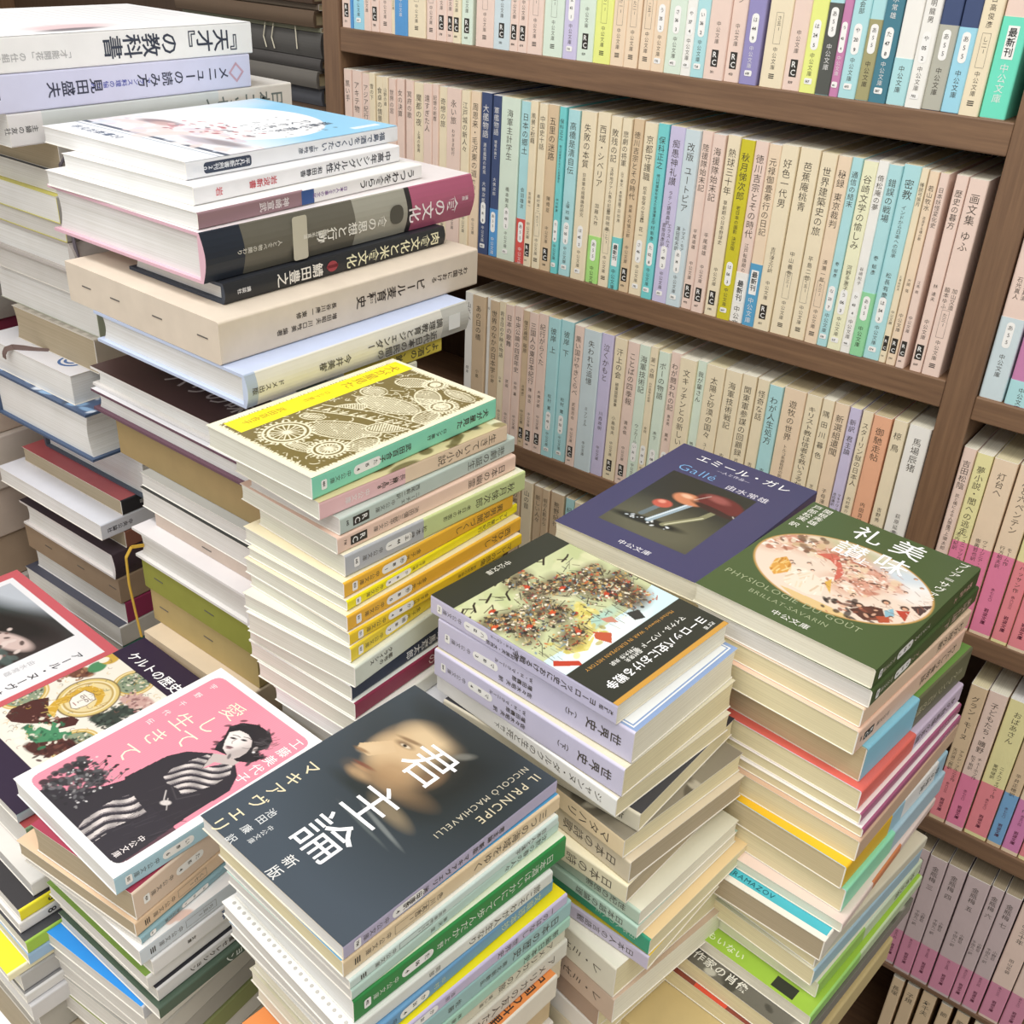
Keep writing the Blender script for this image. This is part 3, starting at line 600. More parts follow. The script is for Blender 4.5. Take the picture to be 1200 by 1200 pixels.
  (0.3579, 0.3723, 'cr', 'r', '汗上の会 極東国際軍事', '小島信夫', ''),
  (0.3733, 0.3865, 'pk', 'r', 'ことばの四季報', '清水俊', ''),
  (0.3865, 0.3986, 'mt', 'p', '海軍技術記', 'ウッカール', ''),
  (0.3986, 0.407, 'cr', 'p', '第一の顔 わが孤独の記録', '安岡', ''),
  (0.4079, 0.4197, 'mt', 'p', 'ボーの物語', '木下', ''),
  (0.4197, 0.4306, 'pk', 'p', 'わが闘われの記 黒木亮', '黒木', ''),
  (0.4306, 0.4475, 'cr', 'p', '文キッチンとの新しい', '玉村豊男', ''),
  (0.4475, 0.4571, 'mt', 'p', '我が輩さん', '鴨', ''),
  (0.4571, 0.4761, 'cr', 'p', '太陽と砂漠の国々 ユーラシア大陸横断', '森本 哲', ''),
  (0.4769, 0.493, 'cr', 'b', '海軍技術戦記', '内藤', ''),
  (0.4934, 0.5071, 'cr', 'b', '関東軍参謀の回顧録', '片倉', ''),
  (0.508, 0.5194, 'cr', 'b', '怪奇な話', '吉田', ''),
  (0.5202, 0.5328, 'aq', 'p', 'わが人生処方', '吉田健一', ''),
  (0.5332, 0.5538, 'pc', 'p', '遊牧の世界 トルコ系遊牧民の民族誌', '松原正毅', ''),
  (0.5546, 0.5685, 'cr', 'b', 'キリスト教は信者を救いうるか', '赤岩', ''),
  (0.5693, 0.5796, 'cr', 'b', '隅 田 川 暮 色', '芝木好子', ''),
  (0.58, 0.5928, 'pc', 'b', '新選組遺聞', '子母澤寛', ''),
  (0.5936, 0.6032, 'lv', 'p', '新訳 君主論', 'マキアヴェリ 池田廉訳', ''),
  (0.604, 0.6135, 'cr', 'b', 'スターリン獄の日本人', '内村剛介', ''),
  (0.6143, 0.6295, 'sa', 'b', '御馳走帖', '内田百閒', ''),
  (0.6309, 0.6423, 'cr', 'b', '椋 鳥', '吉野秀', ''),
  (0.6437, 0.6625, 'wh', 'b', '馬場辰猪', '萩原延壽', ''),
 ]),
 'r4': (-0.584, 0.157, [
  (0.2439, 0.2568, 'tn', 'n', '海の郷', '', ''),
  (0.258, 0.2731, 'cr', 'n', '山の音', '', ''),
  (0.2749, 0.2858, 'tn', 'n', '新しい人々', '', ''),
  (0.2869, 0.296, 'tn', 'n', '街の人影から', '', ''),
  (0.2971, 0.314, 'tn', 'n', '熊野紀行', '', ''),
  (0.3162, 0.3272, 'aq', 'n', '紀行', '', ''),
  (0.3283, 0.3436, 'cr', 'n', '道', '', ''),
  (0.3436, 0.364, 'tn', 'n', '詩集', '', ''),
 ]),
 'rA': (-0.198, 0.155, [
  (0.6878, 0.7058, 'pk', 'p', '西南戦争', '石光真清 石光真人', 'bg:.42'),
  (0.7077, 0.7271, 'mg', 'p', '', '', 'aq:.13'),
 ]),
 'rB': (-0.401, 0.159, [
  (0.6881, 0.6991, 'pk', 'w', '吉田松陰 武と儒による人間像', '河上徹太郎', ''),
  (0.6998, 0.7123, 'ye', 'w', '夢小説・闇への逃走', 'シュニッツラー作 池内紀訳', 'p1'),
  (0.7129, 0.7309, 'pc', 'w', '灯台へ', 'ヴァージニア・ウルフ作 御輿哲也訳', 'p1'),
  (0.7322, 0.7492, 'pc', 'w', '月と六ペンテン', 'モーム作 行方昭夫訳', 'p1'),
  (0.7504, 0.7633, 'ye', 'w', '女の一生', 'モーパッサン作', 'p2'),
  (0.764, 0.7785, 'pc', 'w', '知性', '杉 捷夫訳', 'p2'),
 ]),
 'rC': (-0.604, 0.157, [
  (0.7476, 0.7619, 'tn', 'w', 'グラン・モーヌ', 'アラン・フルニエ作 天沢退二郎訳', 'p2'),
  (0.7627, 0.7784, 'pk', 'w', '子どもたち・曠野', 'チェーホフ作 松下裕訳', 'p1'),
  (0.7796, 0.7991, 'ye', 'w', 'おばあさん', 'ニェムツォヴァー作 栗栖継訳', 'p2'),
  (0.7999, 0.812, 'tn', 'w', '新版 悪', '平井正穂訳', 'b3'),
  (0.8127, 0.8269, 'pc', 'w', '死の家', 'ドストエフスキー作', 'p3'),
  (0.8276, 0.8437, 'ye', 'w', '処女地', '湯浅芳子訳', 'p2'),
 ]),
 'rD': (-0.8085, 0.162, [
  (0.7316, 0.7462, 'mv', 'w', '金瓶梅 一', '小野忍 千田九一訳', 'p4'),
  (0.7471, 0.7593, 'mv', 'w', '金瓶梅 二', '小野忍 千田九一訳', 'p4'),
  (0.7602, 0.7767, 'mv', 'w', '金瓶梅 三', '小野忍 千田九一訳', 'p4'),
  (0.7775, 0.7946, 'mv', 'w', '金瓶梅 四', '小野忍 千田九一訳', 'p4'),
  (0.7959, 0.8165, 'mv', 'w', '金瓶梅 五', '小野忍 千田九一訳', 'p4'),
  (0.8173, 0.8287, 'mv', 'w', '金瓶梅 六', '小野忍 千田九一訳', 'p4'),
  (0.8295, 0.8441, 'mv', 'w', '金瓶梅 七', '小野忍 千田九一訳', 'p4'),
  (0.8453, 0.8637, 'pk', 'w', '東京の三十年', '田山花袋', 'p4'),
  (0.8645, 0.8821, 'pk', 'w', '小説神髄', '坪内逍遥', 'p4'),
 ]),
 'rE': (-0.985, 0.166, [
  (0.7637, 0.7753, 'tn', 'e', '長塚', '', ''),
  (0.778, 0.7903, 'tn', 'e', '子規', '', ''),
  (0.7938, 0.8077, 'tn', 'e', '左千夫', '', ''),
  (0.8128, 0.8239, 'tn', 'e', '節', '', ''),
  (0.8281, 0.8407, 'tn', 'e', '歌集', '', ''),
  (0.8457, 0.8589, 'cr', 'e', '集', '', ''),
 ]),
}
OLDZ = [0.0303, 0.0174, 0.011, -0.0054, -0.0104, -0.0356, -0.0475, -0.0649, -0.0834]
# ---------------------------------------------------------------- setting: floor, wall, bookcases, table
def struct(name, a, b, m):
    mb = MB(); mb.box(a, b, m); o = mb.build(name); o['kind'] = 'structure'; return o
struct('floor', (-2.2, -3.0, -1.46), (2.6, .42, -1.42), wood('floor_boards', '#8d8478', '#9c9386', 0))
struct('wall_back', (-2.2, .36, -1.42), (2.6, .42, 1.5), mat('#d9d4c8', .8))
WH, WV = wood('shelf_wood_level', '#6d523e', '#8a6b50', 0), wood('shelf_wood_upright', '#6d523e', '#8a6b50', 2)
WB = wood('shelf_back_wood', '#4b3a2c', '#5a4737', 2)
BW, PW, BD = .6631, .0244, .155
case = empty('bookcase', Matrix.Translation((0, 0, -1.42)), 'brown wooden bookcase with two bays packed with paperbacks behind the piles', 'bookcase')
case2 = empty('bookcase', Matrix.Translation((-1.0, 0, -1.42)), 'dark wooden bookcase left of the post, holding old books laid flat', 'bookcase')
def cbox(name, a, b, m, par):
    z0 = -1.42; px = par.matrix_world.translation
    mb = MB(); mb.box([a[i] - px[i] for i in range(3)], [b[i] - px[i] for i in range(3)], m); o = mb.build(name, par)
    bv = o.modifiers.new('bevel', 'BEVEL'); bv.width = .0012; bv.segments = 2; bv.limit_method = 'ANGLE'; return o
TOP = .60
for x in (-PW, BW, BW + PW + .66): cbox('upright', (x, 0, -1.42), (x + PW, BD, TOP), WV, case)
for z in (.40, .20, 0, -.192, -.388, -.584, -.80, -1.02, -1.30): cbox('shelf_board', (0, .0006, z - .023), (BW, BD, z), WH, case)
for z, t in ((.41, .02), (.21, .02), (.007, .02), (-.198, .0195), (-.401, .0195), (-.604, .0195), (-.8085, .006), (-.985, .02), (-1.30, .02)):
    cbox('shelf_board', (BW + PW, .0006, z - t), (BW + PW + .66, BD, z), WH, case)
cbox('top_board', (-PW, 0, TOP), (BW + 2 * PW + .66, BD, TOP + .02), WH, case)
cbox('back_panel', (-PW, BD, -1.42), (BW + 2 * PW + .66, BD + .008, TOP + .02), WB, case)
cbox('upright', (-1.0, 0, -1.42), (-1.0 + PW, BD + .05, TOP), WV, case2)
for z in (.30, OLDZ[-1], -.40, -.80, -1.30): cbox('shelf_board', (-1.0 + PW, .0, z - .022), (-PW - .001, BD + .05, z), WB, case2)
cbox('back_panel', (-1.0, BD + .05, -1.42), (-PW - .001, BD + .058, TOP), WB, case2)
TZ = -.56
tab = empty('display_table', Matrix.Translation((.2, -.7, -1.42)), 'low table under the heaped piles of secondhand books', 'table')
cbox('tabletop', (-.45, -1.15, TZ - .03), (.765, -.235, TZ), wood('table_wood', '#b9ab93', '#cabda6', 0), tab)
for x in (-.42, .70):
    for y in (-1.12, -.31): cbox('leg', (x, y, -1.42), (x + .05, y + .05, TZ - .03), WV, tab)

# ---------------------------------------------------------------- shelved books
KEY = dict(pk=('#f1d8ca', 'pale pink'), cr=('#f3e5c6', 'cream'), pc=('#f3dcbf', 'pale peach'), mt=('#dfeedd', 'pale mint'), aq=('#b6e3e6', 'pale aqua'), tq=('#7ed6d6', 'turquoise'),
    lv=('#d2cbe8', 'lavender'), wh=('#f7f5ee', 'white'), yg=('#eef48f', 'yellow green'), bl=('#5f9fd8', 'bright blue'), lb=('#a4dcef', 'light blue'), pu=('#9a93c4', 'purple'),
    nv=('#47557a', 'navy'), tl=('#4d8394', 'dark teal'), bk=('#5a5c57', 'charcoal'), mg=('#cd88b2', 'magenta'), ol=('#aba578', 'olive'), gy=('#bbbaac', 'grey'), oy=('#d6cb36', 'mustard yellow'),
    mn=('#76e6c8', 'mint'), tn=('#e2c9a6', 'tan'), sa=('#f3b996', 'salmon'), gn=('#b2e788', 'light green'), g2=('#9adba6', 'green'), rd=('#e05f58', 'red'), bg=('#d3e2e6', 'pale blue grey'),
    b2=('#5fa7d0', 'blue'), yw=('#f4f3cf', 'pale yellow'), ye=('#f1eaae', 'pale yellow'), mv=('#d3c0c0', 'mauve'))
PINKS = dict(p1='#ee8aac', p2='#f0929a', p3='#dd8cbb', p4='#de97b0', b3='#7fb0da')
BW_ = dict(p1='hot pink', p2='coral', p3='violet pink', p4='magenta', b3='blue')
ORD = ['first', 'second', 'third', 'fourth', 'fifth', 'sixth', 'seventh', 'eighth', 'ninth', 'tenth', 'eleventh', 'twelfth', 'thirteenth', 'fourteenth', 'fifteenth', 'sixteenth', 'seventeenth',
       'eighteenth', 'nineteenth', 'twentieth', 'twenty-first', 'twenty-second', 'twenty-third', 'twenty-fourth', 'twenty-fifth', 'twenty-sixth', 'twenty-seventh', 'twenty-eighth', 'twenty-ninth', 'thirtieth'] + ['thirty-' + q for q in 'first second third fourth fifth sixth seventh eighth ninth'.split()] + ['fortieth'] + ['forty-' + q for q in 'first second third fourth fifth sixth seventh eighth ninth'.split()]
SHNAME = dict(r1='the topmost shelf in view', r2='the second shelf', r3='the third shelf', r4='the fourth shelf between the piles', rA='the upper right-hand shelf',
    rB='the second right-hand shelf', rC='the third right-hand shelf', rD='the fourth right-hand shelf', rE='the lowest right-hand shelf')
GRP = dict(r1='paperbacks on the topmost shelf', r2='paperbacks on the second shelf', r3='paperbacks on the third shelf', r4='paperbacks on the fourth shelf', rA='paperbacks on the upper right shelf',
    rB='paperbacks on the second right shelf', rC='paperbacks on the third right shelf', rD='paperbacks on the fourth right shelf', rE='tan books on the lowest right shelf')
for row, (z, h, L) in SHELF.items():
    n = len(L)
    for i, (x0, x1, key, st, title, author, band) in enumerate(L):
        rnd = random.Random(row + str(i)); col, word = KEY[key]
        if row in ('r3', 'r4') and key == 'tn': col = '#dcc4a4'
        S = dict(shelf=1, sp=col, fr=col, style=st, title=title, author=author, pg=rnd.choice('ccyt' if row in ('r3', 'r4', 'rD', 'rE') else 'wccy'), ya=.47 if st in 'rbpn' else .55, mottle=.05)
        if row == 'rD': S['pg'] = 'k'
        if key in ('nv', 'bk', 'tl', 'pu', 'mg', 'bl', 'b3'): S['ink'] = '#f3f1ee'; S['mark'] = '#f3f1ee'
        desc = word
        if row in ('rB', 'rC', 'rD'):
            fr_ = {'rB': (.018, .50), 'rC': (.025, .40), 'rD': (.02, .31)}[row]
            if band: S['segs'] = [(fr_[0], fr_[1], PINKS[band])]; desc = word + ' and ' + BW_[band]
            elif st == 'w': S['style'] = 'n'
        elif band:
            bk_, fy = band.split(':')[:2]; fy = float(fy); desc = '%s and %s' % (word, KEY[bk_][1]); pr = []
            bi = '#f3f1ee' if bk_ in ('rd', 'b2', 'bl', 'mn', 'bk') else INK
            def pbelow(mb, w, h_, th, xo, fy=fy, bi=bi, ne=band.endswith('最新刊')):
                x = xo + EPS; z_ = th / 2; k = h_ / .152; m = mat(bi, .5, 0)
                if ne:
                    rrect(mb, (x, (fy - .105) * h_, z_), SR, SU, min(th * .62, .0075), .021, .0004, mat('#fbfaf6', .5, 0)); vtext(mb, '最新刊', (x + EPS, (fy - .042) * h_, z_), SR, SU, min(th * .5, .006), mat('#2e2e2c', .5, 0), bold=.03)
                    vtext(mb, '中公文庫', (x, (fy - .19) * h_, z_), SR, SU, min(th * .5, .0062), m, sp=1.05)
                else:
                    if fy > .25: (rrect(mb, (x, (fy - .085) * h_, z_), SR, SU, min(th * .55, .0058), .020, .0026, mat('#fbfaf6', .5, 0)), vtext(mb, 'あ55', (x + EPS, (fy - .03) * h_, z_), SR, SU, min(th * .36, .0042), mat('#4a4640', .5, 0), sp=1.3))
                    vtext(mb, '中公文庫', (x, (fy - .18 if fy > .25 else fy - .03) * h_, z_), SR, SU, min(th * .42, .0045), m, sp=1.05)
            S['band'] = dict(c=KEY[bk_][0], y=(0.0, fy), print=[pbelow] if (x1 - x0) > .006 else []); S['nomark'] = True; S['ya'] = fy + .20
            if row == 'r1': S['ya'] = fy + .22
        if row == 'r1': S['force'] = True; S['ya'] = max(S['ya'], .47) + .02 * len(author.replace(' ', '')) * .5
        x0 = max(x0, .0012) if row[1] in '1234' else max(x0, BW + PW + .0012); x1 = min(x1, BW - .0012) if row[1] in '1234' else x1
        left = (i < n / 2) if row in ('r1', 'r2') else (row not in ('r3',))
        end = ('%s from the left end of ' % ORD[i]) if left else ('%s from the right end of ' % ORD[n - 1 - i])
        if row in ('rA', 'rB', 'rC', 'rD', 'rE', 'r4'): end = ('%s from the left on ' % ORD[i])
        label = desc + (' paperback, ' if row != 'rE' else ' book, ') + end + SHNAME[row]
        th = x1 - x0 - .00012; hh = h + rnd.uniform(-.0012, .0012); dy = rnd.uniform(.0008, .0035)
        S['curve'] = .0004
        M = frame((x1 - .00006, dy, z + .00005), (0, -1, 0), (0, 0, 1), (-1, 0, 0))
        make_book('paperback_book' if row != 'rE' else 'old_book', M, .105 if row != 'rE' else .12, hh, th, S, label, GRP[row])
# old books laid flat on the bookcase left of the post
OC = [('#5d4a3c', 'brown'), ('#77695a', 'pale brown'), ('#62503f', 'brown'), ('#8a8a74', 'grey green'), ('#565451', 'dark grey'), ('#4d4a48', 'charcoal'), ('#6a6660', 'grey'), ('#54565c', 'slate')]
for i in range(8):
    zt, zb = OLDZ[i], OLDZ[i + 1]; rnd = random.Random('old%d' % i); th = zt - zb - .0002; x1 = -PW - .006 - rnd.uniform(0, .006)
    M = frame((x1 - .235, .002 + rnd.uniform(0, .01), zb), (0, -1, 0), (1, 0, 0), (0, 0, 1))
    o = make_book('old_book', M, .16, .23, th, dict(sp=OC[i][0], rough=.75, pg='t', hard=th > .011), 'old %s book in the flat stack left of the post, %s from top' % (OC[i][1], ORD[i]), 'old books lying flat left of the post')
    if i == 3:
        t = MB(); m = mat('#cfc9b4', .8)
        def cord(pts):
            for (a, b) in zip(pts[:-1], pts[1:]):
                A, B = Vector(a), Vector(b); d = (B - A).normalized(); u = d.cross(Vector((1, 0, 0))).normalized() * .0008; v = d.cross(u).normalized() * .0008
                t.add([A + u, A + v, A - u, A - v, B + u, B + v, B - u, B - v], [(0, 1, 5, 4), (1, 2, 6, 5), (2, 3, 7, 6), (3, 0, 4, 7)], m)
        for q in (.145, .158):
            cord([(.001, q, th), (.004, q + .002, th * .3), (.0045, q - .001, -.010), (.0045, q + .003, -.021)])
        cord([(.001, .158, th + .001)] + [(.003, .158 + .036 * math.sin(a), th + .001 + .004 * math.sin(2 * a) - .0001 * k * k) for k, a in enumerate([.3, .6, .9, 1.2, 1.5])] + [(.0045, .197, -.018)])
        t.build('tie_cord', o)
M = frame((-.075, -.055, .0135), (0, -1, 0), (1, 0, 0), (0, 0, 1))
M = M @ Matrix.Rotation(math.radians(-12), 4, 'Z')

# ---------------------------------------------------------------- pictures on the uppermost covers
def art_portrait():
    a = Art(105, 152, .5, '#46505a'); a.ell(70, 110, 62, 62, '#2f3535', 0, 1.1, .9)
    f = a.em(43, 108, 23, 27, 8, .5); a.put(f, '#c6aa84'); a.ell(41, 123, 17, 11, '#d6be98', 0, .9, .9); a.ell(33, 103, 13, 13, '#d2b68f', 0, .9, .9)
    a.poly([(25, 109), (14.5, 94.5), (16, 91), (25, 91), (33, 104)], '#d3b892'); a.ell(21, 96, 6, 3.4, '#d9bf9a', 55, .9, .9); a.ell(19, 91.5, 4.5, 1.2, '#86674a', 12, .8, .8)
    a.ell(66, 112, 15, 36, '#2b2e2c', 0, .9, .96); a.ell(52, 143, 34, 12, '#2f3433', 0, .8, .95); a.ell(48, 84, 22, 7, '#8d7355', 10, 1, .7)
    a.ell(32, 111.5, 5.2, 2.2, '#6e5640', 10, .9, .8); a.ell(33, 111, 3.0, 1.1, '#e0d0b4', 10, .5); a.ell(32.5, 111, 1.2, 1.1, '#2e2620', 0, .4); a.ell(32, 116, 7.5, 1.3, '#7d6246', 14, .8, .8)
    a.ell(29, 84.5, 6.5, 1.2, '#7d4f40', 10, .7); a.ell(29, 82, 5.5, 1.2, '#b08a68', 8, .9, .8); a.ell(31, 77.5, 7, 3.6, '#b99a74', 0, .9, .8); a.ell(43, 92, 12, 9, '#a98863', 20, 1, .7); a.ell(60, 104, 5, 9, '#8b6f53', 0, .9, .7)
    a.ell(43, 72, 20, 5, '#2d3332', 6, .9, .85); a.ell(62, 71, 13, 4.5, '#97876c', -6, 1, .7); a.ell(66, 61, 15, 1.3, '#8f9593', -10, .8, .6); a.ell(58, 55, 16, 1.0, '#6f7775', -6, .9, .5)
    a.ell(60, 128, 6, 2.4, '#8b8a80', 50, .9, .6)
    return a
def art_pink():
    a = Art(105, 152, .4, '#f6f5f4'); m = a.rr(6, 6, 99, 146, 6); a.put(m, '#e98fa2'); a.clip = m; rnd = random.Random(3)
    for x in np.arange(6, 100, 1.6): a.rect(x, 6, x + .35, 146, '#f0a3b3', .5)
    T = lambda k: TR['l_' + k]
    dk = ['#2f2c30', '#3f3c40', '#4f4b4e', '#28262a']
    a.blobs(rnd, 90, (12, 8, 40, 40), (.9, 2.6), ['#2f2e31', '#3a393c', '#4b4a4d'], 2, .95, None); a.poly(T('body'), '#332f35'); a.rect(72, 4, 99, 44, '#353138', .9)
    a.blobs(rnd, 80, (13, 8, 42, 42), (.5, 1.5), ['#29282b', '#5a595c', '#6e6d70', '#3a393c'], 2, .9); a.blobs(rnd, 40, (16, 12, 46, 46), (.4, .9), ['#a9a7a8', '#d6d3d3', '#8d8b8c'], 1.6, .9)
    for _ in range(14): x, y = rnd.uniform(18, 44), rnd.uniform(34, 52); a.ell(x, y, 1.5, .9, rnd.choice(dk), rnd.uniform(0, 180), .3); a.line([(x, y), (x + rnd.uniform(0, 5), y - 8)], .4, '#3f3c40')
    for key, dx, dy, per in (('slv', .95, .3, 6.2), ('kim', .75, .66, 5.4)):
        k = a.pm(T(key)); u = a.X * dx + a.Y * -dy + 2.2 * np.sin((a.X * dy + a.Y * dx) / 5.0); st_ = (np.mod(u, per) < per * .46).astype(float); sh = .75 + .25 * np.sin((a.X + a.Y) / 3.1)
        a.put(k, '#37333a'); a.put(k * st_ * sh, '#dcd3cf'); a.put(k * (np.mod(u + per * .5, per) < per * .12), '#8f8789')
    a.line([(70, 62), (80, 58), (86, 70)], .8, '#4a464a'); a.ell(78, 52, 3.2, 2.0, '#d8d0cc', 40, .4); a.line([(70, 58), (77, 51)], .7, '#cfc8c4'); a.line([(76, 55), (83, 49)], .5, '#cfc8c4')
    a.poly(T('neck'), '#c3b7b3'); a.poly(T('hair'), '#2a272b'); f = a.pm(T('face')); a.put(f, '#d3c8c4')
    a.put(f * a.em(62, 114, 8, 9, 0, .9), '#ece4e0'); a.put(f * a.em(74, 108, 4, 9, -20, .9) * .6, '#a99f9c')
    for (x, y) in ((61.4, 114), (67.6, 117.6)): a.ell(x, y, 2.1, .85, '#4a4448', 28, .5); a.ell(x, y, .8, .7, '#1f1d20', 0, .4); a.line([(x - 2.4, y + 1.8), (x + .4, y + 3.4), (x + 2.6, y + 3.6)], .5, '#3d383b')
    a.line([(63.6, 115.4), (63.4, 111.6), (64.8, 110.4)], .55, '#9d918d'); a.ell(66.2, 107.4, 2.5, .8, '#6d4d53', 28, .5); a.ell(66.6, 106.2, 2.0, .6, '#8f6c70', 28, .6)
    a.ell(78.8, 117.4, 1.3, 2.2, '#c9bdb9', 20, .4); a.ell(80.3, 114.8, 1.0, 1.0, '#f3efed', 0, .4)
    for _ in range(26): x, y = rnd.choice(T('hair')); a.ell(x + rnd.uniform(-2, 2), y + rnd.uniform(-2, 2), 2.4, 1.0, rnd.choice(['#1f1d20', '#3a363a', '#4a464a']), rnd.uniform(0, 180), .5, .8)
    for _ in range(20): x, y = rnd.uniform(72, 84), rnd.uniform(112, 130); a.line([(x, y), (x + 3, y + 2), (x + 4, y + 5)], .35, rnd.choice(['#4d494d', '#5d595c']))
    for _ in range(26): x, y = rnd.uniform(60, 96), rnd.uniform(8, 60); a.line([(x, y), (x + rnd.uniform(1, 5), y + rnd.uniform(4, 16))], .35, rnd.choice(['#403c41', '#2a272b', '#48444a']))
    a.clip = None
    return a
def art_battle():
    a = Art(105, 152, .42, '#34362e'); m = ((a.Y > 21) & (a.Y < 114)).astype(float); a.clip = m; a.put(m, '#c9d0a2'); rnd = random.Random(11); T = lambda k: TR['b_' + k]
    a.blobs(rnd, 60, (0, 22, 105, 60), (3, 8), ['#bcc68f', '#d3d8ac', '#c3cc9c', '#e0dfb6'], 2.5, .5)
    a.poly(T('sky'), '#cfe9ee'); a.poly([(0, 114), (0, 92), (40, 100), (105, 96), (105, 114)], '#d3ecf0'); a.ell(70, 108, 40, 7, '#f1f8f6', 0, .8); a.ell(60, 92, 26, 5, '#a9d3c8', 0, .8, .8)
    for k in ('fol', 'fol2'):
        a.poly(T(k), '#dfd47c'); xs = [q[0] for q in T(k)]; ys = [q[1] for q in T(k)]
        a.blobs(rnd, 40, (min(xs), min(ys), max(xs), max(ys)), (.7, 2.2), ['#e9df94', '#cfc05e', '#d8cb70', '#b9ab4e'], 2, .8)
    dk = ['#352d24', '#463a2c', '#2a2722', '#564636', '#3b3c46', '#5d4a3a']; br = ['#b9442c', '#c8602f', '#d8a85a', '#efe8d4', '#dccfa8', '#9a3728', '#c9b070', '#7d94a4', '#e9dcc0']
    for (x, y) in T('mass'): a.ell(x, y, 12, 8, '#6b5b44', rnd.uniform(0, 60), .9, .85)
    for (x, y) in T('mass'):
        a.blobs(rnd, 22, (x - 11, y - 8, x + 11, y + 8), (.5, 1.5), dk, 1.8, .9); a.blobs(rnd, 34, (x - 11, y - 8, x + 11, y + 8), (.3, 1.0), br + ['#a58a62', '#8b7654'], 1.7, .9)
        for _ in range(22): q = rnd.uniform(0, 3.1); u, v = x + rnd.uniform(-12, 12), y + rnd.uniform(-9, 9); l = rnd.uniform(1.5, 5); a.line([(u, v), (u + l * math.cos(q), v + l * math.sin(q)), (u + l * math.cos(q) + rnd.uniform(-1, 1), v + l * math.sin(q) - 1.5)], rnd.uniform(.3, .8), rnd.choice(dk + dk + br))
    a.blobs(rnd, 260, (22, 44, 103, 90), (.25, .8), dk + br + ['#a58a62'], 2.2, .9)
    for (x, y) in T('reds'): a.ell(x, y, 3.0, 1.9, rnd.choice(['#c24a2c', '#cf5a30']), rnd.uniform(0, 60), .3); a.ell(x + 1.6, y + 1.2, 1.2, 1.0, '#f0e6d2', 0, .3); a.line([(x - 2, y - 1), (x - 5, y - 5)], .8, '#2f2822'); a.ell(x - 1, y + 2.4, 1.6, 1.2, '#33302c', 0, .3)
    for (x, y) in T('legs'):
        q = rnd.uniform(.2, 1.2); a.line([(x, y), (x + 7 * math.cos(q), y + 7 * math.sin(q))], 1.5, '#332b22'); a.line([(x, y), (x - 2.5, y - 1.5)], 1.3, '#332b22'); a.line([(x + 3, y + 2), (x + 7, y - 2)], 1.1, '#3d3328')
    for _ in range(70):
        x, y = rnd.uniform(6, 100), rnd.uniform(26, 92); an = rnd.uniform(.2, 2.6); l = rnd.uniform(4, 12); a.line([(x, y), (x + l * math.cos(an), y + l * math.sin(an) * .8)], rnd.uniform(.35, .7), rnd.choice(dk))
    for _ in range(40): x, y = rnd.uniform(24, 102), rnd.uniform(86, 100); a.line([(x, y), (x + rnd.uniform(-.6, .6), y + rnd.uniform(3, 8))], .35, '#7d7a66')
    for k, c in (('f1', '#c2432f'), ('f2', '#c25a3c'), ('f3', '#3a3a38'), ('f4', '#c98a76')):
        a.poly(T(k), c); x, y = T(k)[0]; a.line([(x, y), (x - 1, y - 12)], .5, '#4a4032')
    x, y = T('f2')[0]; a.line([(x + 1, y + 2), (x + 8, y + 4)], .8, '#f0ece0'); x, y = T('f3')[0]; a.line([(x + 2, y + 1), (x + 7, y + 3)], .7, '#e9e6da'); a.line([(x + 2, y + 4), (x + 7, y - 1)], .7, '#e9e6da')
    a.clip = None; a.rect(0, 148.3, 105, 152, '#cf9c46'); return a
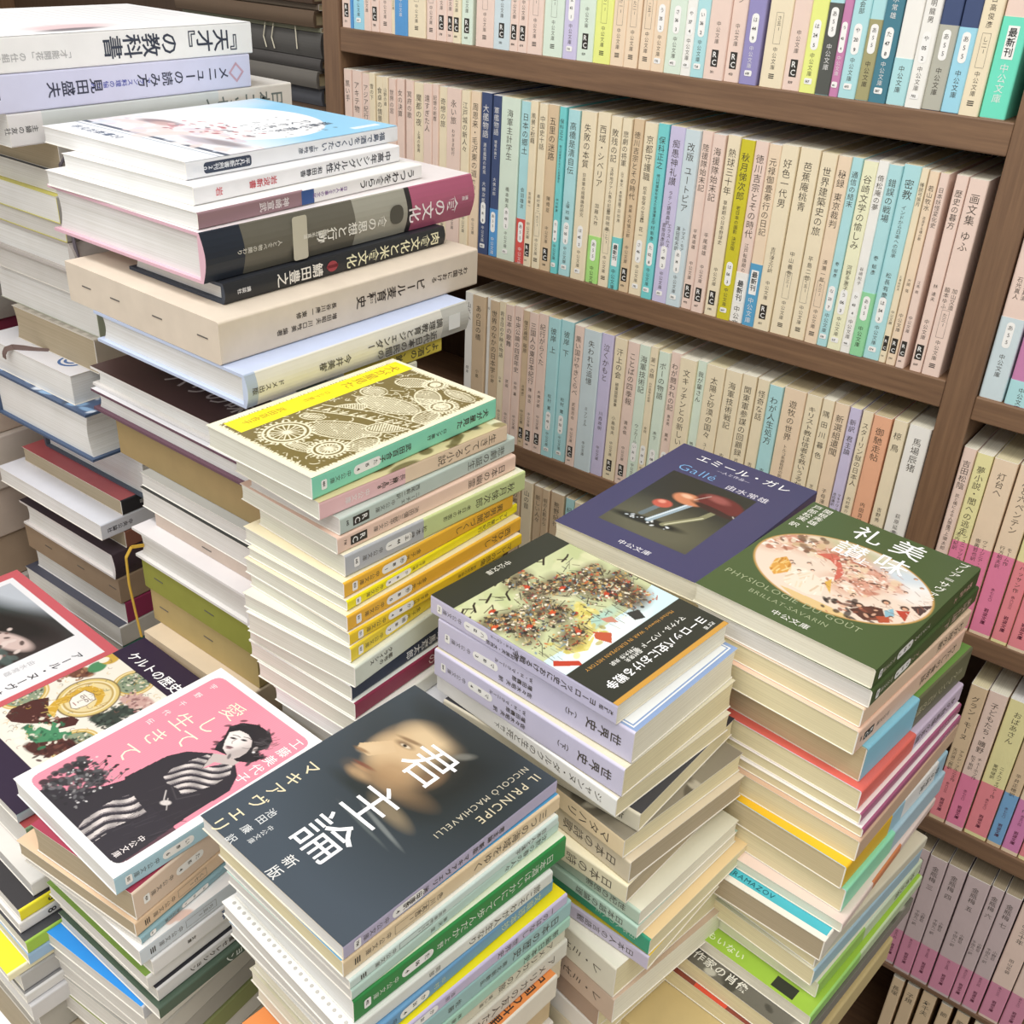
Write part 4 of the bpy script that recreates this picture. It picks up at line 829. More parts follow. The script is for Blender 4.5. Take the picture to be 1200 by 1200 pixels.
def art_oval():
    a = Art(105, 152, .42, '#4e6038'); rnd = random.Random(5); T = lambda k: TR['t_' + k]
    O = T('oval'); cx = (min(q[0] for q in O) + max(q[0] for q in O)) / 2; cy = (min(q[1] for q in O) + max(q[1] for q in O)) / 2; rx = (max(q[0] for q in O) - min(q[0] for q in O)) / 2; ry = (max(q[1] for q in O) - min(q[1] for q in O)) / 2 + 1
    a.ell(cx, cy, rx + 1.2, ry + 1.2, '#c39a58', 0, .015); m = a.em(cx, cy, rx, ry, 0, .015); a.put(m, '#ecd9c6'); a.clip = m
    for (x, y), c in zip(T('sky'), ('#eef0ee', '#e3dccb', '#d9cba9')): a.ell(x, y, 26, 15, c, 10, .9, .95)
    a.ell(72, 102, 22, 8, '#c9d6df', 20, .9, .8); a.ell(86, 84, 12, 7, '#f3efe9', 0, .9, .8); a.ell(50, 110, 20, 7, '#b9b98f', 0, .9, .7)
    a.poly(T('gnd'), '#e3c48a')
    for (x, y) in T('crowd'): a.ell(x, y, 13, 10, '#dcae94', rnd.uniform(0, 90), .9, .8)
    for (x, y) in T('crowd'):
        for _ in range(24): q = rnd.uniform(-1, 2); u, v = x + rnd.uniform(-11, 11), y + rnd.uniform(-8, 8); a.line([(u, v), (u + 4 * math.cos(q), v + 4 * math.sin(q))], rnd.uniform(.5, 1.6), rnd.choice(['#e6bda6', '#c98a72', '#f3dcc8', '#f7ebdc', '#a56a50']), .85)
        a.blobs(rnd, 22, (x - 10, y - 8, x + 10, y + 8), (.9, 3.0), ['#e6bda6', '#d9a08a', '#f3dcc8', '#c98a72', '#f7ebdc', '#b9745c', '#e9cfae'], 2.4, .85)
        a.blobs(rnd, 12, (x - 9, y - 7, x + 9, y + 7), (.4, 1.1), ['#7d4f3e', '#5f3d30', '#a56a50', '#fbf5ec'], 3, .9)
    a.blobs(rnd, 30, (4, 84, 40, 116), (1, 3), ['#8a6a50', '#b3906c', '#d6b890', '#6f543e', '#e9d9c0'], 2.4, .85)
    a.poly(T('yel'), '#dda24a'); a.poly(T('skirt'), '#f1e3d0'); a.poly(T('red'), '#d06a58'); a.poly(T('yel2'), '#e0b254')
    for k, cc in (('yel', ['#f0c676', '#b97a2c', '#f6dc9c']), ('skirt', ['#fbf4e8', '#d9bf9f', '#e9d0b0', '#f3d6b6']), ('red', ['#e9998a', '#b04a3c', '#f0b4a2'])):
        xs = [q[0] for q in T(k)]; ys = [q[1] for q in T(k)]; o = a.clip; a.clip = m * a.pm(T(k))
        for _ in range(22): x, y = rnd.uniform(min(xs), max(xs)), rnd.uniform(min(ys), max(ys)); a.line([(x, y), (x + rnd.uniform(-3, 3), y - rnd.uniform(3, 9))], rnd.uniform(.5, 1.3), rnd.choice(cc), .85)
        a.clip = o
    for k, c in (('dark', '#5a3a30'), ('dk2', '#54413c'), ('rust', '#b8573a'), ('red2', '#bf4a38'), ('blue', '#8fbccb')):
        a.poly(T(k), c)
    a.blobs(rnd, 60, (56, 32, 100, 56), (.5, 1.8), ['#3f2c26', '#8c5240', '#6a4032', '#c98264', '#e3b496', '#2f2826'], 2.6, .85); a.poly(T('blue'), '#8fbccb')
    for (x, y) in T('head'): a.ell(x, y, 2.4, 2.6, '#3f2c24', 0, .3); a.ell(x + .4, y - .6, 1.4, 1.6, '#e0b090', 0, .4)
    for _ in range(34): x, y = rnd.uniform(8, 96), rnd.uniform(52, 108); a.ell(x, y, 1.2, 1.3, rnd.choice(['#5f3f30', '#8d5f48']), 0, .4); a.ell(x + .3, y - .5, .8, .8, '#f0c8ac', 0, .4)
    for _ in range(60): x, y = rnd.uniform(30, 100), rnd.uniform(56, 104); an = rnd.gauss(-.4, .4); a.line([(x, y), (x + 5 * math.cos(an), y + 5 * math.sin(an))], .4, rnd.choice(['#8d5f48', '#f7efe4', '#b9745c']), .8)
    a.clip = None; return a
def art_lamp():
    a = Art(105, 152, .5, '#46446a'); m = ((a.X > 17) & (a.X < 82) & (a.Y > 22) & (a.Y < 111)).astype(float); a.put(m, '#34352f'); a.clip = m
    a.ell(50, 36, 44, 26, '#6c6a55', 0, 1.1, .8); a.ell(50, 100, 50, 24, '#2b2c28', 0, 1, .8); a.ell(42, 40, 24, 4.5, '#23241f', 8, .5)
    rnd = random.Random(4); a.blobs(rnd, 16, (26, 37, 58, 43), (.4, .9), ['#c9d3d8', '#eef3f4'], 2)
    a.line([(42, 42), (54, 84)], 4.2, '#9fb3bf'); a.line([(41, 42), (53, 84)], 1.2, '#dfeaf0'); a.line([(52, 43), (66, 66), (70, 84)], 4.0, '#8b8a6a'); a.line([(53, 44), (67, 67)], 1.0, '#d8d6b6'); a.line([(34, 46), (37, 62)], 4, '#6d7b80')
    a.ell(37, 66, 6.5, 5.5, '#c9614f', 20, .25); a.ell(35.5, 68, 2.6, 2.2, '#eaa08a', 20, .6); a.ell(47, 82, 11, 7.5, '#d28a64', 0, .25); a.ell(44, 85, 4, 2.4, '#f0c0a0', 0, .7)
    a.ell(66, 90, 17, 11, '#6b2a2a', -6, .2); a.ell(62, 95, 8, 4, '#a9605a', -6, .8, .8); a.ell(66, 80.5, 16, 3.2, '#3b2422', -6, .4); a.line([(50, 84), (56, 96)], .6, '#d8c8c0'); a.line([(80, 82), (86, 76)], .6, '#e0d8d0')
    a.clip = None; return a
def art_woodcut():
    a = Art(105, 152, .38, '#f4efd2'); rnd = random.Random(8); m = a.rr(4, 4, 101, 148, 2); a.clip = m; br = '#7a6c3c'; a.put(m, br); cr = '#f1ebcc'
    for t in np.arange(4, 149, 1.9): a.ell(4.4, t, 1.9, .8, cr, rnd.uniform(-40, 40), .3); a.ell(100.6, t, 1.9, .8, cr, rnd.uniform(-40, 40), .3)
    for t in np.arange(4, 101, 1.9): a.ell(t, 4.4, .8, 1.9, cr, rnd.uniform(-40, 40), .3); a.ell(t, 147.6, .8, 1.9, cr, rnd.uniform(-40, 40), .3)
    def wheel(x, y, r):
        a.ell(x, y, r + 3, r + 3, cr, 0, .04); a.ell(x, y, r + 1.6, r + 1.6, br, 0, .04); a.ell(x, y, r, r, cr, 0, .04); a.ell(x, y, r - 1.6, r - 1.6, br, 0, .04)
        for k in range(16): q = k * math.pi / 8; a.line([(x, y), (x + (r - 1) * math.cos(q), y + (r - 1) * math.sin(q))], .8, cr)
        a.ell(x, y, r * .22, r * .22, cr, 0, .1)
        for k in range(26): q = k * math.pi / 13; a.ell(x + (r + 4.4) * math.cos(q), y + (r + 4.4) * math.sin(q), 1.2, .8, cr, math.degrees(q), .3)
    def curl(n, lo, hi, wd):
        for _ in range(n):
            x, y = rnd.uniform(7, 98), rnd.uniform(7, 145); an = rnd.uniform(0, 6.28); P_ = [(x, y)]; tw = rnd.uniform(-.6, .8)
            for k in range(rnd.randint(lo, hi)): an += tw; x += 1.5 * math.cos(an); y += 1.5 * math.sin(an); P_.append((x, y))
            a.line(P_, wd, cr)
    def leaf(x, y, rx, ry, ro, hatch):
        a.ell(x, y, rx, ry, cr, ro, .05); a.ell(x, y, rx - 1.1, ry - 1.1, br, ro, .05); a.ell(x, y, rx - 2, ry - 2, cr if hatch else br, ro, .05); c, s = math.cos(math.radians(ro)), math.sin(math.radians(ro)); n_ = int(rx * 1.1)
        for k in range(n_):
            u = (-rx + 2 * rx * (k + .5) / n_) * .86; hh = ry * math.sqrt(max(0, 1 - (u / rx) ** 2)) * .8; t = u + hh * .35
            a.line([(x + u * c + hh * s, y + u * s - hh * c), (x + t * c - hh * s, y + t * s + hh * c)], .7, br if hatch else cr)
    curl(70, 3, 6, .7)
    leaf(68, 52, 26, 12, 24, 0); leaf(60, 96, 25, 11, 14, 1); leaf(86, 74, 15, 8, 50, 1); leaf(44, 74, 14, 7, 62, 0); leaf(84, 138, 14, 6, 0, 1); leaf(44, 132, 13, 8, 30, 0); leaf(66, 20, 13, 5, 10, 1); leaf(92, 48, 8, 12, 0, 0); leaf(70, 122, 14, 9, -30, 0); leaf(36, 104, 10, 8, 20, 1); leaf(92, 100, 8, 11, 10, 0); leaf(38, 52, 9, 5, 30, 1)
    wheel(45, 27, 12); wheel(82, 30, 7.5); wheel(88, 118, 6); wheel(58, 140, 4)
    a.line([(28, 62), (40, 67), (60, 77), (99, 86)], 10.5, br); a.line([(28, 67.5), (60, 82.5), (99, 91.5)], .9, cr); a.line([(28, 56.5), (60, 71.5), (99, 80.5)], .9, cr)
    for k in range(12): t = k / 11; x, y = 30 + 68 * t, 62.5 + 24 * t; a.line([(x - 1.4, y - 2.6), (x + .2, y + 3.0)], 1.1, cr); a.line([(x - 1.2, y - 2), (x + 2.0, y + 1.2 * (k % 2) - .6)], .9, cr)
    a.line([(62, 114), (86, 108), (84, 126), (62, 114)], .9, cr); a.line([(66, 116), (84, 120)], .7, cr); a.line([(76, 112), (74, 122)], .7, cr)
    curl(110, 2, 4, .55)
    for _ in range(420): a.ell(rnd.uniform(6, 99), rnd.uniform(6, 146), rnd.uniform(.4, 1.1), rnd.uniform(.25, .5), cr, rnd.uniform(0, 180), .3)
    for _ in range(160): a.ell(rnd.uniform(6, 99), rnd.uniform(6, 146), rnd.uniform(.3, .9), rnd.uniform(.25, .5), br, rnd.uniform(0, 180), .3)
    a.clip = None; a.rect(6, 8, 25, 149, '#f6ea1e'); return a
def art_icon():
    a = Art(105, 152, .42, '#32253c'); T = lambda k: TR['k_' + k]; pic = T('pic'); y0 = 26.; y1 = 125.; m = ((a.Y > y0) & (a.Y < y1)).astype(float); a.clip = m; rnd = random.Random(9); a.put(m, '#ebe5d8'); gd = '#c9a548'
    a.blobs(rnd, 50, (0, y0, 105, y1), (2, 5), ['#f3eee4', '#e3dac6', '#efe9dd'], 2, .6)
    for k, r in (('arc1', 15), ('arc2', 17), ('arc3', 16)):
        x, y = T(k)[0]; a.ell(x, y, r, r, gd, 0, .05); a.ell(x, y, r - 1, r - 1, '#e9dcae', 0, .05); a.ell(x, y, r - 2.2, r - 2.2, '#c9a548', 0, .05); a.ell(x, y, r - 3.4, r - 3.4, '#8d9a80', 0, .05)
        a.blobs(rnd, 70, (x - r * .65, y - r * .65, x + r * .65, y + r * .65), (.4, 1.1), ['#e3dccb', '#3f5246', '#5f735f', '#d8c9a0', '#2f3a34'], 2, .9)
    for k, c in (('br', ['#6e4636', '#4d3026', '#8a6048', '#a9805f']), ('dk', ['#39423c', '#2c332f', '#4f5c52', '#1f2422']), ('pink', ['#c9a49c', '#b48a86', '#dcc0b6', '#8d6664']), ('robe2', ['#4d2a26', '#6a4038', '#3a211e'])):
        for (x, y) in T(k): a.ell(x, y, 13, 6, c[0], rnd.uniform(20, 70), .25); a.blobs(rnd, 40, (x - 11, y - 7, x + 11, y + 7), (.4, 1.4), c, 2.6, .9)
    for (x, y), c in zip(T('fig'), ('#e9e0d0', '#4f8a5e', gd)): a.ell(x, y, 6, 7, c, 10, .2)
    x, y = T('fig')[2]; a.ell(x - 2, y - 4, 3.2, 3.8, '#efe6d6', 0, .2)
    xs = T('haloA'); hx, hy = T('halo')[0]; hr = max(math.hypot(q[0] - hx, q[1] - hy) for q in xs) * .95
    a.ell(hx, hy, hr + 1, hr + 1, '#6e5a34', 0, .04); a.ell(hx, hy, hr, hr, '#d8c07a', 0, .04); a.ell(hx, hy, hr - 2.4, hr - 2.4, '#efe2bc', 0, .05); a.ell(hx, hy, hr - 3.6, hr - 3.6, '#b99a52', 0, .05); a.ell(hx, hy, hr - 5, hr - 5, '#e3d2a0', 0, .06)
    o = a.clip; a.clip = o * a.pm(T('robe')); a.put(a.clip, '#4f2a26'); a.blobs(rnd, 160, (0, 26, 70, 110), (.4, 1.2), ['#6e423a', '#38201d', '#8d6258', '#a97f72', '#5a352f'], 2, .9); a.clip = o
    a.poly(T('green'), '#4a8a62'); xs = [q[0] for q in T('green')]; ys = [q[1] for q in T('green')]; a.blobs(rnd, 50, (min(xs), min(ys), max(xs), max(ys)), (.5, 1.8), ['#357350', '#62a37a', '#e9e2d0', '#efe6d8', '#2f5f46'], 2.4, .85)
    a.poly(T('hair'), '#cfa53c')
    for _ in range(60):
        x, y = rnd.choice(T('hair')); a.line([(x + rnd.uniform(-2, 2), y + rnd.uniform(-2, 2)), (x + rnd.uniform(-4, 4), y + rnd.uniform(-4, 4))], .5, rnd.choice(['#e9cf78', '#a97f22', '#f0dc92']), .8)
    a.poly(T('face'), '#f1e9de'); F = T('face'); cxf = sum(q[0] for q in F) / len(F); cyf = sum(q[1] for q in F) / len(F); a.line(F + [F[0]], .5, '#5a473c')
    for dx in (-2.8, 2.8): a.ell(cxf + dx, cyf + 2.6, 2.1, 1.1, '#4a3b33', 0, .3); a.ell(cxf + dx, cyf + 2.5, 1.3, .55, '#f1e9de', 0, .4); a.line([(cxf + dx - 2.2, cyf + 4.6), (cxf + dx + 2.2, cyf + 4.8)], .5, '#5a473c')
    a.line([(cxf + .4, cyf + 2.4), (cxf - .4, cyf - 2.4), (cxf + 1.2, cyf - 2.6)], .5, '#5a473c'); a.line([(cxf - 2, cyf - 5), (cxf + 2, cyf - 5)], .7, '#8d4a3f')
    for _ in range(120):
        x, y = rnd.uniform(2, 103), rnd.uniform(28, 124); an = rnd.uniform(0, 6); P_ = [(x, y)]
        for k in range(4): an += .8; x += 1.2 * math.cos(an); y += 1.2 * math.sin(an); P_.append((x, y))
        a.line(P_, .4, rnd.choice([gd, '#4a3b33', '#3f5246', '#8d6258']), .8)
    a.clip = None; return a
def art_moor():
    a = Art(170, 175, .8, '#d1636a'); a.rect(9, 9, 158, 166, '#f4f4f6'); m = ((a.X > 16) & (a.X < 122) & (a.Y > 30) & (a.Y < 160)).astype(float); a.clip = m; a.put(m, '#3c4644'); rnd = random.Random(2)
    a.ell(20, 160, 80, 24, '#c3cad2', 20, .7); a.ell(100, 120, 50, 40, '#3a3230', 30, .6); a.ell(70, 128, 44, 13, '#262320', 24, .6); a.blobs(rnd, 120, (16, 30, 122, 110), (2, 6), ['#4f5f5c', '#323c3c', '#61716c', '#43504e', '#7d8a80'], 3, .6, 20)
    a.ell(94, 118, 22, 9, '#d9c2ba', 20, .4); a.ell(62, 106, 18, 8, '#d3bdb6', -10, .4); a.blobs(rnd, 24, (60, 100, 112, 128), (1, 3), ['#4a3a36', '#e6d4cc', '#7a5f58'], 2.5); a.ell(112, 66, 14, 26, '#c9adb0', -30, .8, .7); a.ell(50, 66, 12, 4, '#e3e3e0', 0, .5); a.clip = None
    return a
def art_sky():
    a = Art(105, 170, .42, '#f6f8fb'); rnd = random.Random(6); a.put(np.clip((a.Y - 40) / 60, 0, 1) * np.clip((a.X + a.Y * .35 - 40) / 40, 0, 1), '#9ad3f3'); a.rect(0, 166, 105, 170, '#9ad3f3'); a.ell(50, 98, 44, 52, '#fafcfe', 0, .02)
    a.rect(0, 27, 105, 31, '#5a6474'); a.rect(0, 22.5, 105, 24, '#b9c1cc'); a.rect(0, 31, 105, 56, '#ece9ef'); a.blobs(rnd, 90, (2, 32, 103, 66), (1.4, 5), ['#efdede', '#dfe6f0', '#f7f2f2', '#d8cfd8', '#e6d6d2'], 2.6, .8)
    a.ell(24, 62, 12, 6, '#8d7478', 20, .6, .9); a.ell(30, 60, 8, 5, '#c9a9a6', 10, .6, .9); a.ell(82, 48, 16, 6, '#8f868c', 10, .7, .9); a.ell(70, 44, 12, 4, '#b9b4bd', -10, .7, .9)
    a.blobs(rnd, 60, (30, 52, 84, 88), (.6, 1.8), ['#b95f68', '#c98088', '#a9545e', '#e3c3c6', '#70626c'], 1.6, .85); a.blobs(rnd, 60, (50, 78, 92, 136), (.4, .8), ['#5a6270', '#7a8290'], 3.0, .9, 90)
    a.rect(94, 140, 98, 164, '#e6f2fb'); return a
def art_plain(lines, base, seed, w=150, h=210, smear=None):
    a = Art(w, h, 1.0, base); rnd = random.Random(seed)
    for y in range(10, h - 10, 9): a.rect(rnd.uniform(6, 30), y, rnd.uniform(w * .5, w * .8), y + 1.0, lines, .6)
    if smear: a.ell(w * .82, h * .42, 14, 30, smear[0], 8, .7, .8); a.ell(w * .9, h * .40, 6, 22, smear[1], 8, .7, .8)
    return a
def art_blotch(base, cols, seed, w=130, h=170, n=60, size=(2, 7)):
    a = Art(w, h, 1.0, base); a.blobs(random.Random(seed), n, (0, 0, w, h), size, cols, 2.6, .9); return a
# ---------------------------------------------------------------- the piles
def ft(s, X, Y, size, col='#ffffff', mode='v', W=105., H=152., bold=.012, sp=1.05, xs=1.0, gap=.06):
    def fn(mb, w, h, th):
        p = ((X / W - 1) * w, Y / H * h, th + EPS * 1.3); m = mat(col, .45, 0); z = size / 1000. * (w / (W / 1000.))
        if mode == 'v': vtext(mb, s, p, FR, FU, z, m, sp=sp, bold=bold, xs=xs)
        elif mode == 'h': htext(mb, s, p, FR, FU, z, m, bold=bold, gap=gap, xs=xs)
        else: htext(mb, s, p, (0, -1, 0), (1, 0, 0), z, m, bold=bold, gap=gap, xs=xs)
    return fn
def st(s, y, size, col=INK, zf=.5, bold=.012, sp=1.05, xs=1.0, squeeze=None):
    def fn(mb, w, h, th, xo):
        vtext(mb, s, (xo + EPS * 1.5, y * h, th * zf), SR, SU, size / 1000., mat(col, .5, 0), sp=sp, bold=bold, xs=xs, squeeze=squeeze)
    return fn
def srect(y, hh, zw, col, zf=.5, r=.0004):
    return lambda mb, w, h, th, xo: rrect(mb, (xo + EPS, y * h, th * zf), SR, SU, th * zw, hh * h, r, mat(col, .5, 0))
def frect(X0, Y0, X1, Y1, col, lv=.6):
    return lambda mb, w, h, th: mb.add([((X0 / 105 - 1) * w, Y0 / 152 * h, th + EPS * lv), ((X1 / 105 - 1) * w, Y0 / 152 * h, th + EPS * lv), ((X1 / 105 - 1) * w, Y1 / 152 * h, th + EPS * lv), ((X0 / 105 - 1) * w, Y1 / 152 * h, th + EPS * lv)], [(0, 1, 2, 3)], mat(col, .42, 0))
def P(c, t='', a='', st_='p', fr=None, pg='w', **k):
    d = dict(sp=c, fr=fr or c, title=t, author=a, style=st_, pg=pg); d.update(k); return d
PAPERB, HARD, CASE = 'paperback_book', 'hardcover_book', 'slipcase'
PILES = {}
PILES['prince'] = ('the dark portrait pile', [
 ('paperback with a dark slate cover showing a face, topmost at the front centre', P('#bdb6d0', '', '', 'p', '#4c5762', nomark=False, code='マ104', art=art_portrait(), artrough=.3, edge='#efe3cf', extra=[st('君主論 新版 マキアヴェリ 池田廉訳', .72, 4.2)],
   front=[ft('君', 52, 126, 28.5, sp=1.0, bold=0), ft('主', 52.5, 84.5, 27.5, bold=0), ft('論', 52.5, 52.5, 28, bold=0), ft('マキアヴェリ', 11.5, 68, 9.6, '#e9dcb8', sp=1.12, bold=.004), ft('池田 廉 訳', 22.5, 30, 5.4, '#d9dcdc', bold=.004), ft('中公文庫', 30, 22, 3.4, '#d9dcdc', bold=0), ft('新版', 52.5, 18.6, 7.2, '#e3e3e0', sp=1.2, bold=.004),
          ft('IL PRINCIPE', 94, 147, 7.0, '#cfc4a6', 'd', bold=0, gap=.12), ft('NICCOLÒ MACHIAVELLI', 87, 147, 4.9, '#c4bca6', 'd', bold=0, gap=.13)])),
 ('beige', P('#e6cfa9', '三つの海域をゆく', '色川大吉', 'b', '#5aa5cf', pg='y')), ('white and mint', P('#d3e5df', '日本人と漢字', '会田雄次', 'b', '#f2f4ee', pg='g')), ('mint green', P('#c3ddd2', '沈黙の春の人々', '飯沢 匡', 'n', pg='g')),
 ('bright green', P('#2f8a45', '日本酒はいかにして歩んだか', '上野 明', 'p', '#e6ecd2', ink='#eef3e6', mark='#eef3e6')), ('white dotted', P('#e3e6df', '旅こそわが人生なり', '岡部', 'n', '#f6f6f3', pg='g', front=[lambda mb, w, h, th: [rrect(mb, (-w * (.05 + .9 * i / 21), .0045, th + EPS), FR, FU, .0022, .0022, .0011, mat('#bdbab4', .5, 0)) for i in range(22)]])),
 ('blue', P('#6c9fc7', '文章読本抄', '中村', 'p', ink='#d9e2b8', pg='g')), ('lavender with a yellow cover', P('#c9c0dc', '一のはなし 世界史', '浅田', 'p', '#f1e21f')),
 ('grey teal', P('#9dc4c4', '日本の歴史 南北朝動乱', '佐藤', 'n')), ('sea green', P('#a9d3c0', '新編日本史', '林屋', 'n', pg='c')), ('cream', P('#dcd8c2', 'アメリカへの旅 遠い道', '小田', 'n', pg='c')), ('off-white', P('#dcd9cc', 'アメリカの友人たち', '小田', 'n', pg='c')),
])
PILES['war'] = ('the battle picture pile', [
 ('lavender paperback with a crowded battle picture on its cover, topmost beside the navy book', P('#cfcbe4', '', '', 'p', '#35372f', code='ハ121', art=art_battle(), edge='#e7e2d4', extra=[st('ヨーロッパ史における戦争', .905, 5.2, sp=1.0), st('改訂版', .985, 3.2), st('奥村房夫・大作訳', .505, 3.3, zf=.32, sp=.98), st('マイケル・ハワード', .505, 2.4, zf=.72)], pg='c',
   front=[ft('改訂版', 6, 143.6, 3.0, '#f4f4ee', 'h'), ft('ヨーロッパ史における戦争', 6, 135, 7.4, '#ffffff', 'h', gap=.03), ft('マイケル・ハワード 著', 14, 126.6, 4.4, '#f1f1ea', 'h'), ft('奥村房夫', 58, 129, 3.4, '#f1f1ea', 'h'), ft('奥村大作 共訳', 58, 125, 3.4, '#f1f1ea', 'h'), ft('Michael Howard  WAR IN EUROPEAN HISTORY', 14, 118.2, 3.5, '#cf9a4c', 'h', bold=0), ft('中公文庫', 44, 6, 5, '#e8e6da', 'h', bold=0)])),
 ('thick lavender', P('#d3cfe6', '', '', 'p', '#8ea6cf', code='マ103', extra=[st('世界史', .95, 8.0), st('（上）', .76, 4.6), st('佐々木昭夫 訳', .52, 3.9, zf=.25), st('増田義郎', .52, 3.9, zf=.5), st('W・H・マクニール', .52, 3.2, zf=.75)], pg='c', front=[frect(3, 3, 102, 149, '#f3f4f4'), frect(4, 4, 101, 148, '#8ea6cf', 1.0), frect(5, 5, 100, 147, '#eef2f4', 1.4)])),
 ('thick lavender', P('#d3cfe6', '', '', 'p', '#e2dcc2', code='マ104', extra=[st('世界史', .95, 8.0), st('（下）', .76, 4.6), st('佐々木昭夫 訳', .52, 3.9, zf=.25), st('増田義郎', .52, 3.9, zf=.5), st('W・H・マクニール', .52, 3.2, zf=.75)], pg='y')),
 ('white', P('#f1f1ee', 'ジャンヌ・ダルクの生と死', '竹下', 'n', '#ded8c4', pg='y', tsize=.0068)), ('skewed dark-covered', P('#dcd6c2', '海賊', '', 'n', '#44444a', pg='y', art=None)),
 ('peach', P('#eed9b4', 'マタハリ', '', 'n', '#c9c3b0', pg='y', tsize=.0085, art=art_blotch('#8d8676', ['#6a6457', '#a8a08d', '#5a5448', '#bdb6a4'], 4, n=40))), ('beige', P('#d9ccb3', '日本の詩歌 23', '', 'n', pg='k', tsize=.0085)), ('cream', P('#ebe3c4', '日本の詩歌', '', 'n', pg='k', tsize=.0085)),
 ('grey mint', P('#b9cdbb', '世紀の思索', '', 'n', '#e2e0cb', pg='c', tsize=.006)), ('mint', P('#b5d1c1', '日本語の論理', '外山', 'n', pg='c', tsize=.006)), ('emerald green', P('#3aa17f', '日本人の人生', '', 'n', '#e9cf9f', ink='#cfe6d6', pg='y', tsize=.005)),
 ('lavender', P('#cbc3da', '日本人の言語観', '', 'n', '#e6c948', pg='y', tsize=.006)), ('thick off-white', P('#e3dfce', 'レ・ミゼラブル 一', '', 'n', '#e6e4d2', pg='y', tsize=.0085)), ('beige', P('#cdb7a4', 'レ・ミゼラブル 二', '', 'n', pg='c', tsize=.0085)),
])
PILES['taste'] = ('the green oval-picture pile', [
 ('paperback with a dark green cover and an oval painting, topmost at the right', P('#4c5f38', '', '', 'p', '#55663f', ink='#e9d9c9', mark='#e9e4d2', art=art_oval(), pg='c', edge='#efead8', extra=[st('美味礼讃 上', .93, 5.0, '#e3b9a9'), st('ブリア＝サヴァラン', .5, 3.6, '#e9e4d2')],
   front=[ft('美味', 67.5, 151, 20, sp=1.12, bold=.004), ft('礼讃', 43.5, 150, 19, sp=1.24, bold=.004), ft('上', 54, 107.5, 9, bold=.004), ft('ブリア＝サヴァラン', 97, 150, 6.4, '#f7f5ec', bold=.004), ft('関根秀雄・', 12.5, 149, 6.0, '#f1efe6', bold=.004), ft('戸部松実 訳', 5.5, 149, 6.0, '#f1efe6', bold=.004), ft('PHYSIOLOGIE DU GOÛT', 4, 25.5, 6.8, '#a9b28c', 'h', bold=-.01), ft('BRILLAT-SAVARIN', 24, 16.5, 5.2, '#a9b28c', 'h', bold=-.01), ft('中公文庫', 43, 6, 5.2, '#f4f2ea', 'h', bold=0)])),
 ('dark green', P('#4c5f38', '美味礼讃 下', 'ブリア', 'p', ink='#e3c2b2', mark='#e9e4d2', pg='g')), ('peach', P('#eed0b4', 'わが旅の歌', '', 'n', pg='y')), ('pinkish peach', P('#efcbb4', 'わたしの食物誌', '', 'r', pg='y')),
 ('olive and green', P('#6d6e52', 'ミケランジェロの暗号', '', 'n', '#6f9a4c', ink='#d9d3b0', pg='t', band=dict(c='#8fcfe6', y=(0, .46), label='sky blue paper band round the lower half'))), ('lilac', P('#d6c5dc', '女の自画像の系譜', '', 'n', pg='y', band=dict(c='#ec7468', y=(0, .50), label='red paper band round the lower half'))),
 ('white-topped magenta', P('#ae6484', '王宮の伝説', '', 'n', '#f5f1ee', ink='#f0dfe4', pg='y')), ('lower white-topped magenta', P('#ae6484', '王宮の秘宝', '', 'n', '#f5f1ee', ink='#f0dfe4', pg='y')), ('thin beige', P('#d9b89c', '', '', 'n', pg='y')),
 ('light blue', P('#a9cfe0', '京の味覚', '', 'n', pg='t', band=dict(c='#f2c12d', y=(0, .42), label='yellow paper band round the lower part'), segs=[(.55, .9, '#f2f2ee')])), ('pale blue', P('#b3cfdc', '', '', 'n', pg='y', band=dict(c='#9ae8c0', y=(0, .46), label='mint green paper band round the lower half'))),
 ('pinkish white', P('#eed9cf', '', '', 'n', pg='c', segs=[(.3, .6, '#d9895c')])), ('white and turquoise', P('#f1e9dc', '', '', 'n', '#4fbccb', pg='k', front=[frect(0, 0, 105, 5, '#f4f0e6'), ft('LES KARAMAZOV', 26, 7, 5, '#1f5f6c', 'h', bold=0)])), ('pale grey', P('#dcd6c0', '', '', 'n', pg='y')),
 ('light blue grey', P('#a9c6d4', '', '', 'n', '#d9d4bc', pg='y')), ('lime and mint', P('#cfdcc0', 'ゆめの街', '', 'n', '#e9e4cc', pg='c', segs=[(0, .42, '#a3cc6a')])), ('lime covered', P('#c9dcb0', '', '', 'n', '#a3c94a', pg='c', segs=[(0, .42, '#a4d878')], front=[ft('だれもいない', 20, 4, 6, '#e9f3cf', 'h'), frect(78, 2, 92, 11, '#35382f', 1.0)])),
])
PILES['galle'] = ('the navy lamp-cover pile', [
 ('paperback with a navy cover and a glass mushroom lamp, topmost at the back right', P('#46446a', '', '', 'n', '#46446a', art=art_lamp(), pg='c', edge='#eae4cc',
   front=[ft('エミール・ガレ', 19, 136, 10.2, bold=.004, gap=.02, mode='h'), ft('—人と作品—', 40, 129.5, 4, '#e3e0ee', 'h', bold=0), ft('Gallé', 16, 115, 13.5, '#7fb6e6', 'h', bold=-.012), ft('由水常雄', 56, 112.5, 7.6, '#e9e6ee', 'h', bold=0), ft('中公文庫', 43, 6, 5.6, '#f2f0f4', 'h', bold=0)])),
 ('tan', P('#c9b487', '', '', 'n', pg='t')),
])
